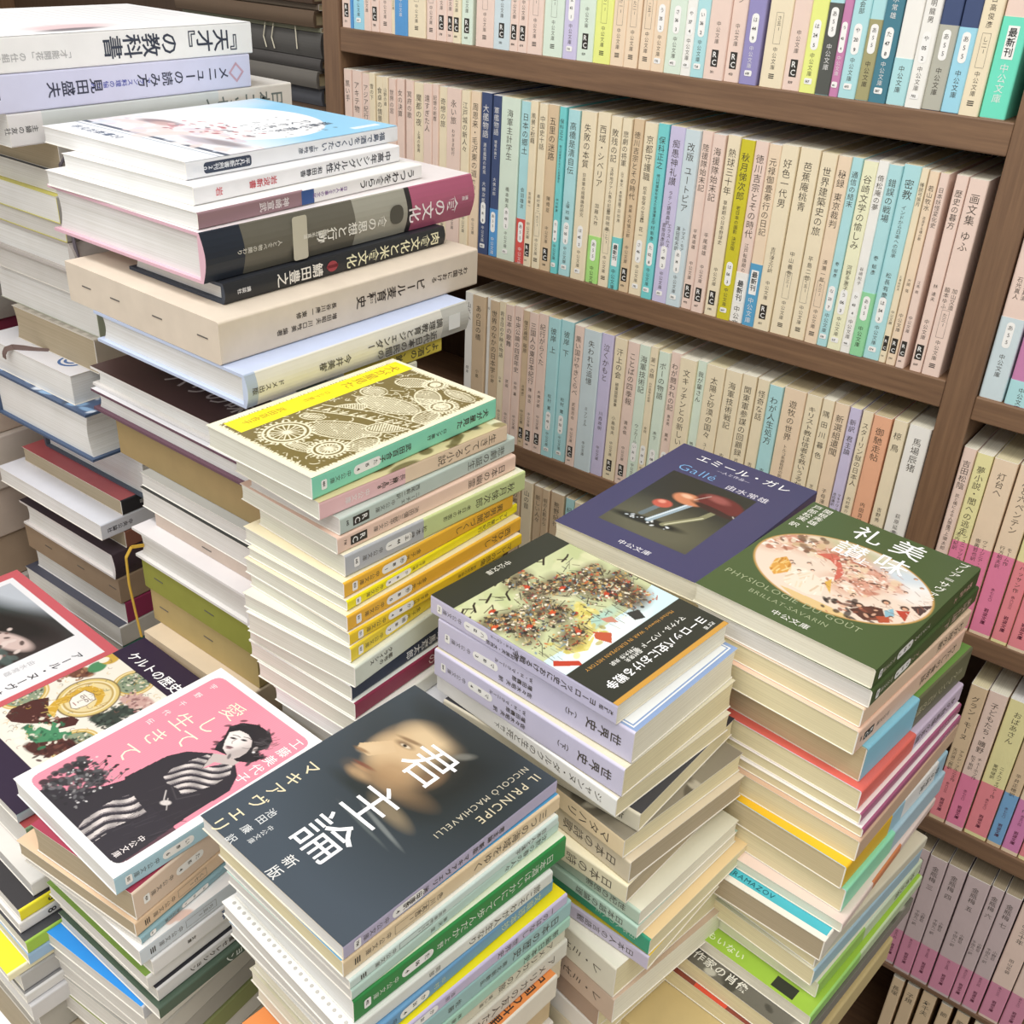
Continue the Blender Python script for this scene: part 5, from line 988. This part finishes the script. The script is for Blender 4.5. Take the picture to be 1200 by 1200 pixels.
PILES['inu'] = ('the woodcut-cover pile', [
 ('paperback with a cream and brown woodcut cover and yellow strip, topmost by the shelves', P('#8edfc1', '', '', 'p', '#f4efd2', code='た154', art=art_woodcut(), pg='n', extra=[st('犬が星見た', .955, 6.0), st('ロシア旅行', .70, 3.4), st('武田百合子', .50, 5.2)],
   front=[ft('犬が星見た', 15, 144, 10.5, '#b8862c', bold=0), ft('ロシア旅行', 15, 84, 4.6, '#b8862c', bold=0), ft('武田百合子', 15, 48, 6.8, '#b8862c', bold=0)])),
 ('cream', P('#efd6b9', '生きている小説', '長谷川 伸', 'n', '#8a7a4c', pg='n', art=art_blotch('#d9c89a', ['#6f5f36', '#efe6c6', '#8a7a4c', '#4a4a40'], 7, n=90), segs=[(0, .42, '#eec3c4')], extra=[st('緑 8 8', .38, 4), st('中公文庫', .24, 4.6, '#f6e9e6')])), ('grey mint', P('#c3d0c8', '悲劇の誕生', 'ニーチェ 西尾幹二訳', 'r', pg='g')), ('pale pink', P('#efcfbc', '日本の幽霊', '池田彌三郎', 'r', pg='n')),
 ('silver and lime', P('#cfdc9c', '秋月悌次郎 老日本の面影', '松本健一', 'p', '#f3f3dc', pg='n', segs=[(0, .40, '#b9bcc0')], code='ま441')), ('amber', P('#f0b93c', '異男見聞づくし', '金子光晴', 'p', '#f1e7c4', pg='n', code='か181')), ('bright yellow', P('#f7e81d', 'マレー蘭印紀行', '金子光晴', 'p', '#f1ecd2', pg='n', code='か188')), ('golden', P('#f0b93c', '西ひがし', '金子光晴', 'p', '#e9dfc0', pg='n', code='か180')),
 ('yellow amber', P('#f3cf2e', 'マレーの感傷 初期紀行拾遺', '金子光晴', 'p', '#efead6', pg='n', code='か184')), ('golden yellow', P('#efd53c', 'どくろ杯', '金子光晴', 'p', '#efead6', pg='n', code='か187')), ('thick pale', P('#d9dfcf', '', '', 'n', '#e6e9dc', pg='n', extra=[st('都市の', .22, 4, zf=.4), st('クライシス', .22, 4, zf=.7)])), ('white and navy', P('#e6e9ec', '', '', 'n', segs=[(0, .62, '#2f3a4f')], pg='n', extra=[st('司馬遼太郎', .55, 7, '#e9ecef')])),
 ('white and maroon', P('#f0ece6', '', '', 'n', '#eef0ea', segs=[(0, .9, '#8a2f4a')], pg='n', extra=[st('いま一度の', .7, 8, '#e9cfd4')])), ('off-white', P('#e9eae2', '', '', 'n', pg='n')), ('bluish white', P('#e9ebf2', '', '', 'n')),
])
PILES['love'] = ('the pink photograph pile', [
 ('white-bordered pink paperback with a black and white photograph of a woman, topmost at the left', P('#aed2e0', '', '', 'p', '#f6f5f4', code='い196', art=art_pink(), pg='w', edge='#f4f4f2',
   front=[ft('愛して', 41.5, 139, 15, '#f7f2d6', sp=1.15, bold=-.006), ft('生きて', 27, 111, 15, '#f7f2d6', sp=1.25, bold=-.006), ft('宇野千代伝', 13, 142, 5.0, '#fbf3f1', sp=2.3, bold=0), ft('工藤美代子', 93, 144, 8.2, '#fbf3f1', sp=1.2, bold=.004), ft('中公文庫', 91.5, 29, 4.6, '#fbf3f1', bold=0)])),
 ('thick beige', P('#e3cdb8', '', '', 'p', '#a23a50', code='た154', pg='k')), ('peach', P('#e9cba9', '', '', 'b', pg='k')), ('grey teal', P('#8fb3bd', '', '', 'p', pg='g')), ('pale blue white', P('#d3dde6', '', '', 'b', '#f1ece9', pg='g', art=art_blotch('#f3f1ef', ['#f6f4f2', '#e6c3b4', '#eae6e3', '#f3dcd2'], 5, n=30))),
 ('white', P('#e6e6e6', '', '', 'n', pg='g', extra=[st('笑う月の森文庫', .72, 8, '#33507c'), st('文庫', .2, 3)])), ('green-covered white', P('#e0e0de', '', '', 'n', '#7fa04a', pg='g')), ('black-topped white', P('#d6d6d6', '', '', 'n', '#33333a', extra=[st('集英社文庫セレクション', .5, 4.5)], pg='g')),
 ('dark green', P('#4f6253', '', '', 'n', extra=[st('セレクション', .62, 7, '#e6ece6'), st('クリスマスの', .8, 4, '#e6ece6')], pg='g')), ('blue-covered', P('#c9ccd4', '', '', 'n', '#2f93e6', pg='g')),
])
PILES['kelt'] = ('the dark purple cover pile', [
 ('paperback with a dark purple cover and a medieval manuscript picture, at the left edge', P('#b9cbd6', '', '', 'n', '#32253c', art=art_icon(), pg='g', front=[ft('ケルトの歴史', 11, 130, 10.6, mode='h', gap=.0)])),
 ('grey white', P('#7f9a78', '', '', 'n', '#a84a4a', pg='g', curve=.003)), ('cream', P('#e3e0da', '', '', 'n', pg='g', front=[lambda mb, w, h, th: rrect(mb, (-.014, .022, th + EPS), FR, FU, .016, .026, .007, mat('#5f7699', .5, 0))])),
 ('yellow and black', P('#f0e32e', '', '', 'n', '#3a383a', pg='g', extra=[st('83', .22, 8, '#3a383a', bold=.04), st('文庫の森', .42, 4)], front=[lambda mb, w, h, th: rrect(mb, (-.03, .045, th + EPS), FR, FU, .024, .016, .006, mat('#e9d9cc', .5, 0))])), ('white', P('#e9e6e4', '', '', 'n', pg='g', extra=[st('08', .22, 8, '#3a383a', bold=.04), st('文庫の旅', .42, 4, '#b06a78')])),
 ('green and black', P('#9cc24a', '', '', 'n', '#45464a', pg='g', front=[frect(76, 6, 84, 12, '#e6e6e0'), frect(86, 8, 92, 13, '#b9d63c')])), ('light blue', P('#9cbcdc', '', '', 'n', pg='g', extra=[st('ひとり', .3, 4)])), ('yellow and white', P('#efe9c6', '', '', 'n', '#f0e434', pg='g', front=[ft('いつも旅', 90, 60, 8, '#3a3a36', bold=.04)])),
 ('dark grey', P('#b3b3b3', '', '', 'n', '#5b5b5e', pg='g', extra=[st('小さな旅', .4, 5)])), ('silver white', P('#d9d9d9', '', '', 'n', '#8a8a8c', pg='g', extra=[st('文藝春秋', .42, 5)])), ('pale grey', P('#cfcfd2', '', '', 'n', pg='g', extra=[st('大人', .3, 6)])),
])
stp = (.14, .34, .62, .90)
PILES['fuku'] = ('the sky-blue-topped pile', [
 ('white paperback with a sky blue top cover, topmost on the tall pile at the left', P('#f1f3f6', '', '', 'n', '#f6f8fb', art=art_sky(), artrough=.5, pg='w', extra=[st('福島で酒をつくりたい', .93, 6.4, '#4c5a70'), st('上野敏彦', .58, 4.6, '#5a6474'), srect(.17, .2, .62, '#3c4659', r=.0022), st('平凡社新書創刊20周年', .263, 4.4, '#eef1f5', sp=1.0)], front=[ft('平凡社新書20', 8, 10, 6, '#5a6a84', 'h'), ft('福島で酒を', 78, 128, 7, '#5a6474'), ft('つくりたい', 68, 124, 7, '#5a6474')])),
 ('white', P('#f2f2f4', '', '', 'n', pg='w', extra=[st('中高年シングル女性', .95, 7.4, '#3d3f48'), st('和田静香', .58, 5.2, '#3d3f48'), st('岩波新書', .36, 6, '#c8565f'), st('岩', .12, 6, '#d9707a')])), ('white and mauve', P('#f2f1ef', '', '', 'n', '#f6f5f3', pg='w', segs=[(0, .42, '#9b7d83')], extra=[st('うつわを食らう', .96, 8.2, '#2f2d30'), st('日本人と食事の文化', .62, 3.6, '#8a6aa0'), srect(.44, .055, .9, '#3a5a94'), st('神崎宣武', .36, 6.4, '#eae2e2')])),
 ('thick grey', dict(sp='#55544f', fr='#efe9ea', bk='#e9d9de', hard=True, pg='w', edge='#e3b9c6', rough=.35, bulge=.004, segs=[(0, .12, '#2c323c'), (.705, .725, '#2d2a2c'), (.725, 1.0, '#b2607c'), (.12, .50, '#6a675c'), (.50, .705, '#a5a396')], extra=[st('講座', .97, 3.6, '#f3e6ea'), st('食の文化', .925, 13.5, '#f7eef0', zf=.42), srect(.66, .055, .42, '#55534b', zf=.5, r=.006), st('食の思想と行動', .62, 9.4, '#f1efe6', zf=.42), st('監修 石毛直道', .40, 3.4, '#e9e6dc'), st('人と食べ物の関わり', .24, 4, '#d9d6cc'), srect(.30, .05, .9, '#c9c4b2', r=.002)])),
 ('black', dict(sp='#2b2d30', fr='#383b42', pg='w', hard=True, edge='#3d4450', extra=[st('肉食文化と米食文化', .97, 10.5, '#efecc9', bold=.03), srect(.44, .05, .55, '#a4434c', r=.005), st('鯖田豊之', .40, 10, '#f1eee6', bold=.03), st('講談社', .1, 3.6, '#e6e6e6')])),
 ('cream card', dict(case=1, sp='#ddd0be', staples=stp, extra=[st('わが国における', .955, 5.6, '#3a2f28'), st('ビール麦育種史', .76, 9.6, '#33291f', bold=.02), st('増田昭夫 川口敏美 編著', .40, 4.6, zf=.35), st('長谷川康一 東修', .40, 4.6, zf=.62)])),
 ('pale blue', dict(sp='#e2e0d6', fr='#c6d3f0', pg='w', hard=True, edge='#c3d0ea', rough=.35, bulge=.0025, segs=[(.86, 1.0, '#c3c3bc'), (.0, .04, '#aebccf')], extra=[st('近代日本の民間の', .83, 7.4, '#55534e', zf=.26), st('調理教育とジェンダー', .86, 7.4, '#55534e', zf=.62), st('今井美樹', .42, 7.0, '#5a5853'), st('ドメス出版', .14, 5, '#5a5853'), srect(.92, .06, .5, '#eef0ee')])),
 ('mustard yellow', P('#d3c04a', '', '', 'n', extra=[st('よい酒の、飲み方', .97, 7.4, '#4a4534')])), ('pale green', P('#e3e2cc', '', '', 'n', '#8a9a86', extra=[st('米酒', .96, 10, '#3a3a34', bold=.03)])), ('blue', P('#3f6fb0', '', '', 'n', '#3c5f9c')),
 ('dark brown covered', dict(sp='#4a3834', fr='#523a37', pg='w', hard=True, edge='#e9e6e2', front=[ft('パリの味', 30, 24, 11, '#cfc0b9', 'h')])), ('maroon edged', dict(sp='#5a3f48', fr='#e6e6ea', bk='#5f9f98', pg='w', hard=True, edge='#6a4a58')), ('brown card', dict(case=1, sp='#a58e62', staples=())), ('striped grey', P('#b9b9b4', '', '', 'n', '#a9aaa6', pg='g')),
 ('black-topped white', P('#dcdad4', '', '', 'n', '#2f302e', pg='g')), ('pinkish card', dict(case=1, sp='#cdbcae', staples=(.5,))), ('pale grey', dict(sp='#dfdcda', fr='#e6e2e2', pg='g', hard=True, edge='#e3e1de', ribbon=[(-.130, .003, .012), (-.133, -.006, .013), (-.136, -.010, .004), (-.136, -.011, -.02), (-.133, -.011, -.046), (-.128, -.012, -.066)], rcol='#c8a23c')),
 ('olive green card', dict(case=1, sp='#93953f', staples=(.15, .62), )), ('tan card', dict(case=1, sp='#bba670', staples=(.12, .55))), ('beige card', dict(case=1, sp='#d9c7ac', staples=(.2,), extra=[])),
])
PILES['tensai'] = ('the far left pile', [
 ('thick white book with bold dark lettering on its spine, topmost at the far left', P('#f7f7f5', '', '', 'n', '#f8f8f8', art=art_plain('#d9dade', '#f8f8f8', 3, smear=('#e3c3c6', '#5a5a62')), artrough=.5, extra=[st('『天才』の教科書', .975, 17, '#3b4150', bold=.02, sp=.98), st('「才能開花」の仕組みを科学する！', .36, 6, '#b9b9b9', zf=.42), lambda mb, w, h, th, xo: [rrect(mb, (xo + EPS, .105 * h + .004 * a, th * .5 + .004 * b), SR, SU, .006, .006, .003, mat('#8fb07c', .5, 0)) for a, b in ((1, 0), (-1, 0), (0, 1), (0, -1))]])),
 ('lavender white', P('#d6d8f0', '', '', 'n', '#e3e4ee', rough=.5, extra=[st('メニューの読み方', .91, 10.5, '#3d4054'), st('フランス料理の愉しみ', .60, 5, '#5a62b4'), st('見田盛夫', .43, 11, '#3d4054'), st('駸々堂', .10, 8, '#3d4054'), st('◇', .975, 16, '#c9a4b4')])),
 ('pale grey patterned', P('#d3d8d6', '', '', 'n', '#e3e0da', segs=[(.70, 1.0, '#e0dcd4'), (0, .10, '#e6e4e4')], pg='w', extra=[st('日本エッセイ', .965, 14, '#6f7a78', bold=.03), st('主婦の友社', .085, 5, '#6a6a6a')])),
 ('grey white', P('#ded9cf', '', '', 'n', '#a8a39a', pg='k', extra=[st('講談社', .12, 5.5, '#4a4642')], ribbon=[(.0005, .004, .012), (.0009, -.0010, .006), (.0012, -.0014, -.02), (.004, -.0016, -.055), (.008, -.0016, -.075)], rcol='#6b646c', rwd=.004)),
 ('slate covered', P('#7a8088', '', '', 'n', '#5c6470', pg='g')), ('yellow-edged', P('#b9b8b2', '', '', 'n', '#d9d26a', pg='w', edge='#d9d26a')), ('lower yellow-edged', P('#b3aea6', '', '', 'n', '#d9d26a', pg='g', edge='#d9d26a')), ('round-backed white', dict(sp='#bdb5ae', fr='#c9c3be', pg='w', hard=True, bulge=.006)),
 ('grey', P('#c9cac6', '', '', 'n', pg='g')), ('grey green', P('#a9b09a', '', '', 'n', '#a3aa92', pg='w', edge='#c3c6b4')), ('worn striped beige', P('#b9ad9c', '', '', 'n', '#c9c2b4', pg='k', curve=.003, front=[(lambda k: (lambda mb, w, h, th: mb.add([(-w * (.12 + .11 * k), .002, th + EPS), (-w * (.06 + .11 * k), .002, th + EPS), (-w * (.06 + .11 * k), .016, th + EPS), (-w * (.12 + .11 * k), .016, th + EPS)], [(0, 1, 2, 3)], mat('#b3aca0', .7, .1))))(k) for k in range(8)])),
 ('white blue-printed', dict(sp='#e9e9ee', fr='#eeeef3', pg='w', side='X', curve=0, front=[lambda mb, w, h, th: [rrect(mb, (-w + .028, h - .020, th + EPS * (1 + k)), FR, FU, .024 - .005 * k, .024 - .005 * k, .012 - .0025 * k, mat(c, .5, 0), 6) for k, c in enumerate(('#4f74ac', '#eeeef3', '#4f74ac', '#eeeef3'))]], ribbon=[(-.088, .140, .0262), (-.078, .150, .0264), (-.068, .158, .0272), (-.060, .164, .0285), (-.052, .170, .0290), (-.046, .1735, .0262), (-.043, .1745, .0215), (-.042, .1742, .017)], rcol='#7a6660', rwd=.0045)),
 ('blue pattern covered', dict(sp='#b98a92', fr='#5f7fae', pg='w', side='X', hard=True, edge='#4d5f7c', art=art_blotch('#4a5f80', ['#dfe8f3', '#8fb4d9', '#2f3f58', '#a9c6e3', '#39495f'], 9, n=170, size=(1.5, 5)))), ('flower pattern covered', dict(sp='#c99a9c', fr='#5a6a5f', pg='w', side='X', hard=True, edge='#5b6470', art=art_blotch('#c9d3e3', ['#4f6a4f', '#d9a3b4', '#3f4656', '#e3c9d3', '#7f9a72', '#f3f3f6'], 12, n=150, size=(1.5, 5)))),
 ('black-spined red', P('#35353a', '', '', 'n', '#c9696b', pg='k', extra=[st('工作舎', .2, 5, '#d9d9d9')])), ('large white', P('#e6e9f2', '', '', 'n', '#eef0f7', pg='w', curve=.0004, extra=[st('中央公論社', .16, 5, '#4a4a55')], front=[ft('工藤美代', 50, 60, 6, '#5a5a66')])), ('brown-spined', P('#8f5f4f', '', '', 'n', pg='k', extra=[st('美食', .3, 5, '#d9b9a9')])),
 ('dark plum', dict(sp='#43353c', fr='#453a42', pg='w', hard=True, edge='#e3dedb', extra=[st('つきあい方', .62, 11, '#e6dfdf', zf=.3), st('ひとの上手な', .66, 8, '#cfc6c6', zf=.7)])), ('brown card', dict(case=1, sp='#a18a72', staples=(.25, .6, .93))), ('crimson', P('#96345a', '', '', 'n', '#9c3a5c', pg='w', edge='#e6e3e3', extra=[st('旅の世界へ', .72, 8.5, '#ecd9e0', zf=.32), st('始点視点', .60, 7, '#ecd9e0', zf=.7)])),
 ('navy and grey', P('#cfccc6', '', '', 'n', '#4a4c59', pg='w', edge='#e3e3e6', extra=[st('東日本旅客鉄道', .8, 9, '#3a3a40', bold=.03)])), ('dark teal', P('#3f6a5f', '', '', 'n', '#2f6659', pg='g')),
])
RN = random.Random(21)
def put_book(side, N, zt, zb, yaw, lr, ll, S, kind, label, group):
    y = math.radians(yaw); ur = Vector((math.cos(y), math.sin(y), 0)); ul = Vector((-ur.y, ur.x, 0)); Z = Vector((0, 0, 1)); n = Vector((N[0], N[1], zb + .0001)); th = zt - zb - .0003
    if side == 'L': M = frame(n + ul * ll, -ur, -ul, Z); h, w = ll, lr
    elif side == 'X': M = frame(n + ul * ll + ur * lr, ul, -ur, Z); h, w = lr, ll
    else: M = frame(n, -ul, ur, Z); h, w = lr, ll
    if S.get('case'): return make_case(M, w, h, th, S, label, group)
    return make_book(kind, M, w, h, th, S, label, group)
LAST = {}
for nm, (where, books) in PILES.items():
    rows = PT[nm]
    for i, (desc, S) in enumerate(books):
        tag, x, y, zt, zb, yaw, lr, ll = rows[i]
        kind = HARD if S.get('hard') else PAPERB
        word = {'hardcover_book': 'hardcover', 'paperback_book': 'paperback'}[kind] if not S.get('case') else 'slipcase'
        label = desc if i == 0 else '%s %s, %s from the top of %s' % (desc, word, ORD[i], where)
        put_book('L' if nm == 'war' else S.get('side', 'R'), (x, y), zt, zb, yaw, lr, ll, S, kind, label, 'books of ' + where)
        LAST[nm] = (x, y, zb, yaw, lr, ll, i)
# lower books that carry the piles down to the table
FILL = dict(kelt=['grey'], prince=['orange', 'cream', 'pale grey', 'tan', 'white', 'cream'], war=['brown', 'white', 'cream', 'pale grey'], taste=['photo covered', 'red-striped'], galle=['cream', 'tan', 'pale grey', 'cream', 'off-white', 'tan', 'cream', 'white', 'grey', 'cream', 'tan', 'cream', 'pale grey', 'tan'],
    inu=['white', 'cream', 'off-white', 'pale grey', 'white', 'cream', 'tan', 'white', 'grey', 'cream', 'white', 'tan'], love=['white', 'pale grey', 'grey', 'olive', 'white'], fuku=['beige', 'tan', 'grey', 'cream', 'beige'])
FC = {'orange': '#e6dfd0', 'off-white': '#e6e2d4', 'cream': '#e9dfc4', 'pale grey': '#d3d1ca', 'tan': '#d3bd96', 'white': '#eeece6', 'brown': '#b39a88', 'grey': '#b5b3ad', 'olive': '#98a06a', 'beige': '#d6c6ac', 'photo covered': '#8d8a80', 'red-striped': '#b9b1a2'}
for nm, names in FILL.items():
    x, y, z, yaw, lr, ll, i0 = LAST[nm]; th = ((z - TZ - .0005) if nm != 'taste' else (z + .5225)) / len(names); d = dict(prince=(-.012, .012), war=(-.012, .006), taste=(0, -.012), galle=(0, 0), inu=(-.004, .003), love=(-.002, .004), fuku=(-.004, .004), kelt=(-.004, .004))[nm]
    for k, c in enumerate(names):
        dx, dy = d[0] + RN.uniform(-.003, .003), d[1] + RN.uniform(-.003, .003)
        S = P(FC[c], '', '', 'n', pg='y' if nm in ('taste', 'war', 'galle') else 'g')
        if c == 'photo covered': S['art'] = art_blotch('#6f6c62', ['#4a4840', '#8f8c80', '#c9c6b8'], 3, n=50); S['front'] = [ft('作家の肖像', 30, 5, 7, '#e9e7dc', 'h')]
        if c == 'red-striped': S['front'] = [frect(0, 0, 105, 6, '#8a4638'), frect(40, 0, 62, 6, '#d9543c', 1.0)]
        if c == 'orange': S['fr'] = '#e58f4f'; dx, dy = .006, -.014; S['front'] = [frect(50, 128, 90, 149, '#e9dcc4'), ft('中国の料理', 98, 147, 9, '#3a3029'), ft('食の百科', 54, 132, 8, '#3a3029', 'h')]
        put_book('L' if nm == 'war' else 'R', (x + dx, y + dy), z - k * th, z - (k + 1) * th, yaw + RN.uniform(-1.5, 1.5), lr, ll, S, PAPERB, '%s paperback, %s from the top of %s' % (c, ORD[i0 + 1 + k], PILES[nm][0]), 'books of ' + PILES[nm][0])
# the red-bordered art book at the left edge, on its own low stack
z = -.4395
for k, (c, t_) in enumerate((('red', .014), ('white', .03), ('grey', .03), ('tan', .026), ('cream', .02))):
    S = dict(sp='#d1636a', fr='#d1636a', pg='w', hard=False, art=art_moor(), artrough=.5, front=[ft('アール・ヌーヴォーのガラス', 148, 152, 8.5, '#3c3c40', 'v', W=170, H=175), ft('由水常雄', 132, 120, 6, '#c9c9cc', 'v', W=170, H=175)]) if k == 0 else P(FC.get(c, '#ddd'), '', '', 'n', pg='g')
    put_book('R', (.1755 - .004 * (k > 0), -.6238 + .004 * k), z, z - t_, 86.6, .175, .18, S, PAPERB, 'large red-bordered art book with a dark painting, lying at the left edge' if k == 0 else '%s book, %s down under the red-bordered art book' % (c, ORD[k]), 'stack under the red-bordered art book'); z -= t_
# grey and maroon books seen past the far left pile
z = -.12
for k, (c, hx, t_, case) in enumerate((('grey white', '#c3beb4', .028, 0), ('red-edged beige', '#b9a48f', .036, 0), ('white', '#dedad6', .026, 0), ('grey', '#a8a29a', .03, 0), ('maroon', '#7a2f44', .062, 0), ('beige card', '#c9b8a6', .05, 1), ('pale card', '#cfc4b8', .055, 1), ('pinkish card', '#c3b3a6', .052, 1), ('brown card', '#a8937e', .05, 1), ('dull grey', '#b5afa8', .0505, 0))):
    S = dict(sp=hx, fr='#b0483f' if k == 1 else hx, pg='k', hard=not case, case=case, staples=(.8,) if case else (), extra=[st('世界の食卓', .8, 9, '#e3d3d3' if k == 4 else '#5a544e')] if k in (0, 2, 4) else [])
    put_book('R', (-.085 - .003 * (k % 3), -.52), z, z - t_, 90, .24, .17, S, HARD, '%s %s, %s from the top behind the far left pile' % (c, 'slipcase' if case else 'hardcover', ORD[k]), 'books behind the far left pile'); z -= t_
# slim and boxed volumes low at the right, and books lying on the table at the front left
put_book('R', TAN_AT, -.5227, -.5470, 85, .19, .125, dict(case=1, sp='#cdb985', staples=()), CASE, 'worn tan boxed volume low in the pile by the lower right shelves', None)
put_book('R', (TAN_AT[0] - .004, TAN_AT[1] + .008), -.5473, -.5533, 86, .17, .115, P('#dcdac0', '', '', 'n', pg='c'), PAPERB, 'slim pale paperback beneath the worn tan boxed volume', None)
put_book('R', (TAN_AT[0] - .006, TAN_AT[1] + .002), -.5535, -.5597, 86, .165, .115, P('#d9d9c4', '', '', 'n', pg='c'), PAPERB, 'lowest slim pale paperback on the table at the right', None)
put_book('R', (WHITE_AT[0], WHITE_AT[1] - .155), TZ + .014, TZ + .0005, 88, .148, .19, P('#e9e9ea', '', '', 'n', '#f1f1f3', pg='w', front=[ft('旅の手帖', 80, 138, 5, '#4a4a50', sp=2.2)]), PAPERB, 'white booklet lying on the table at the bottom left corner', None)
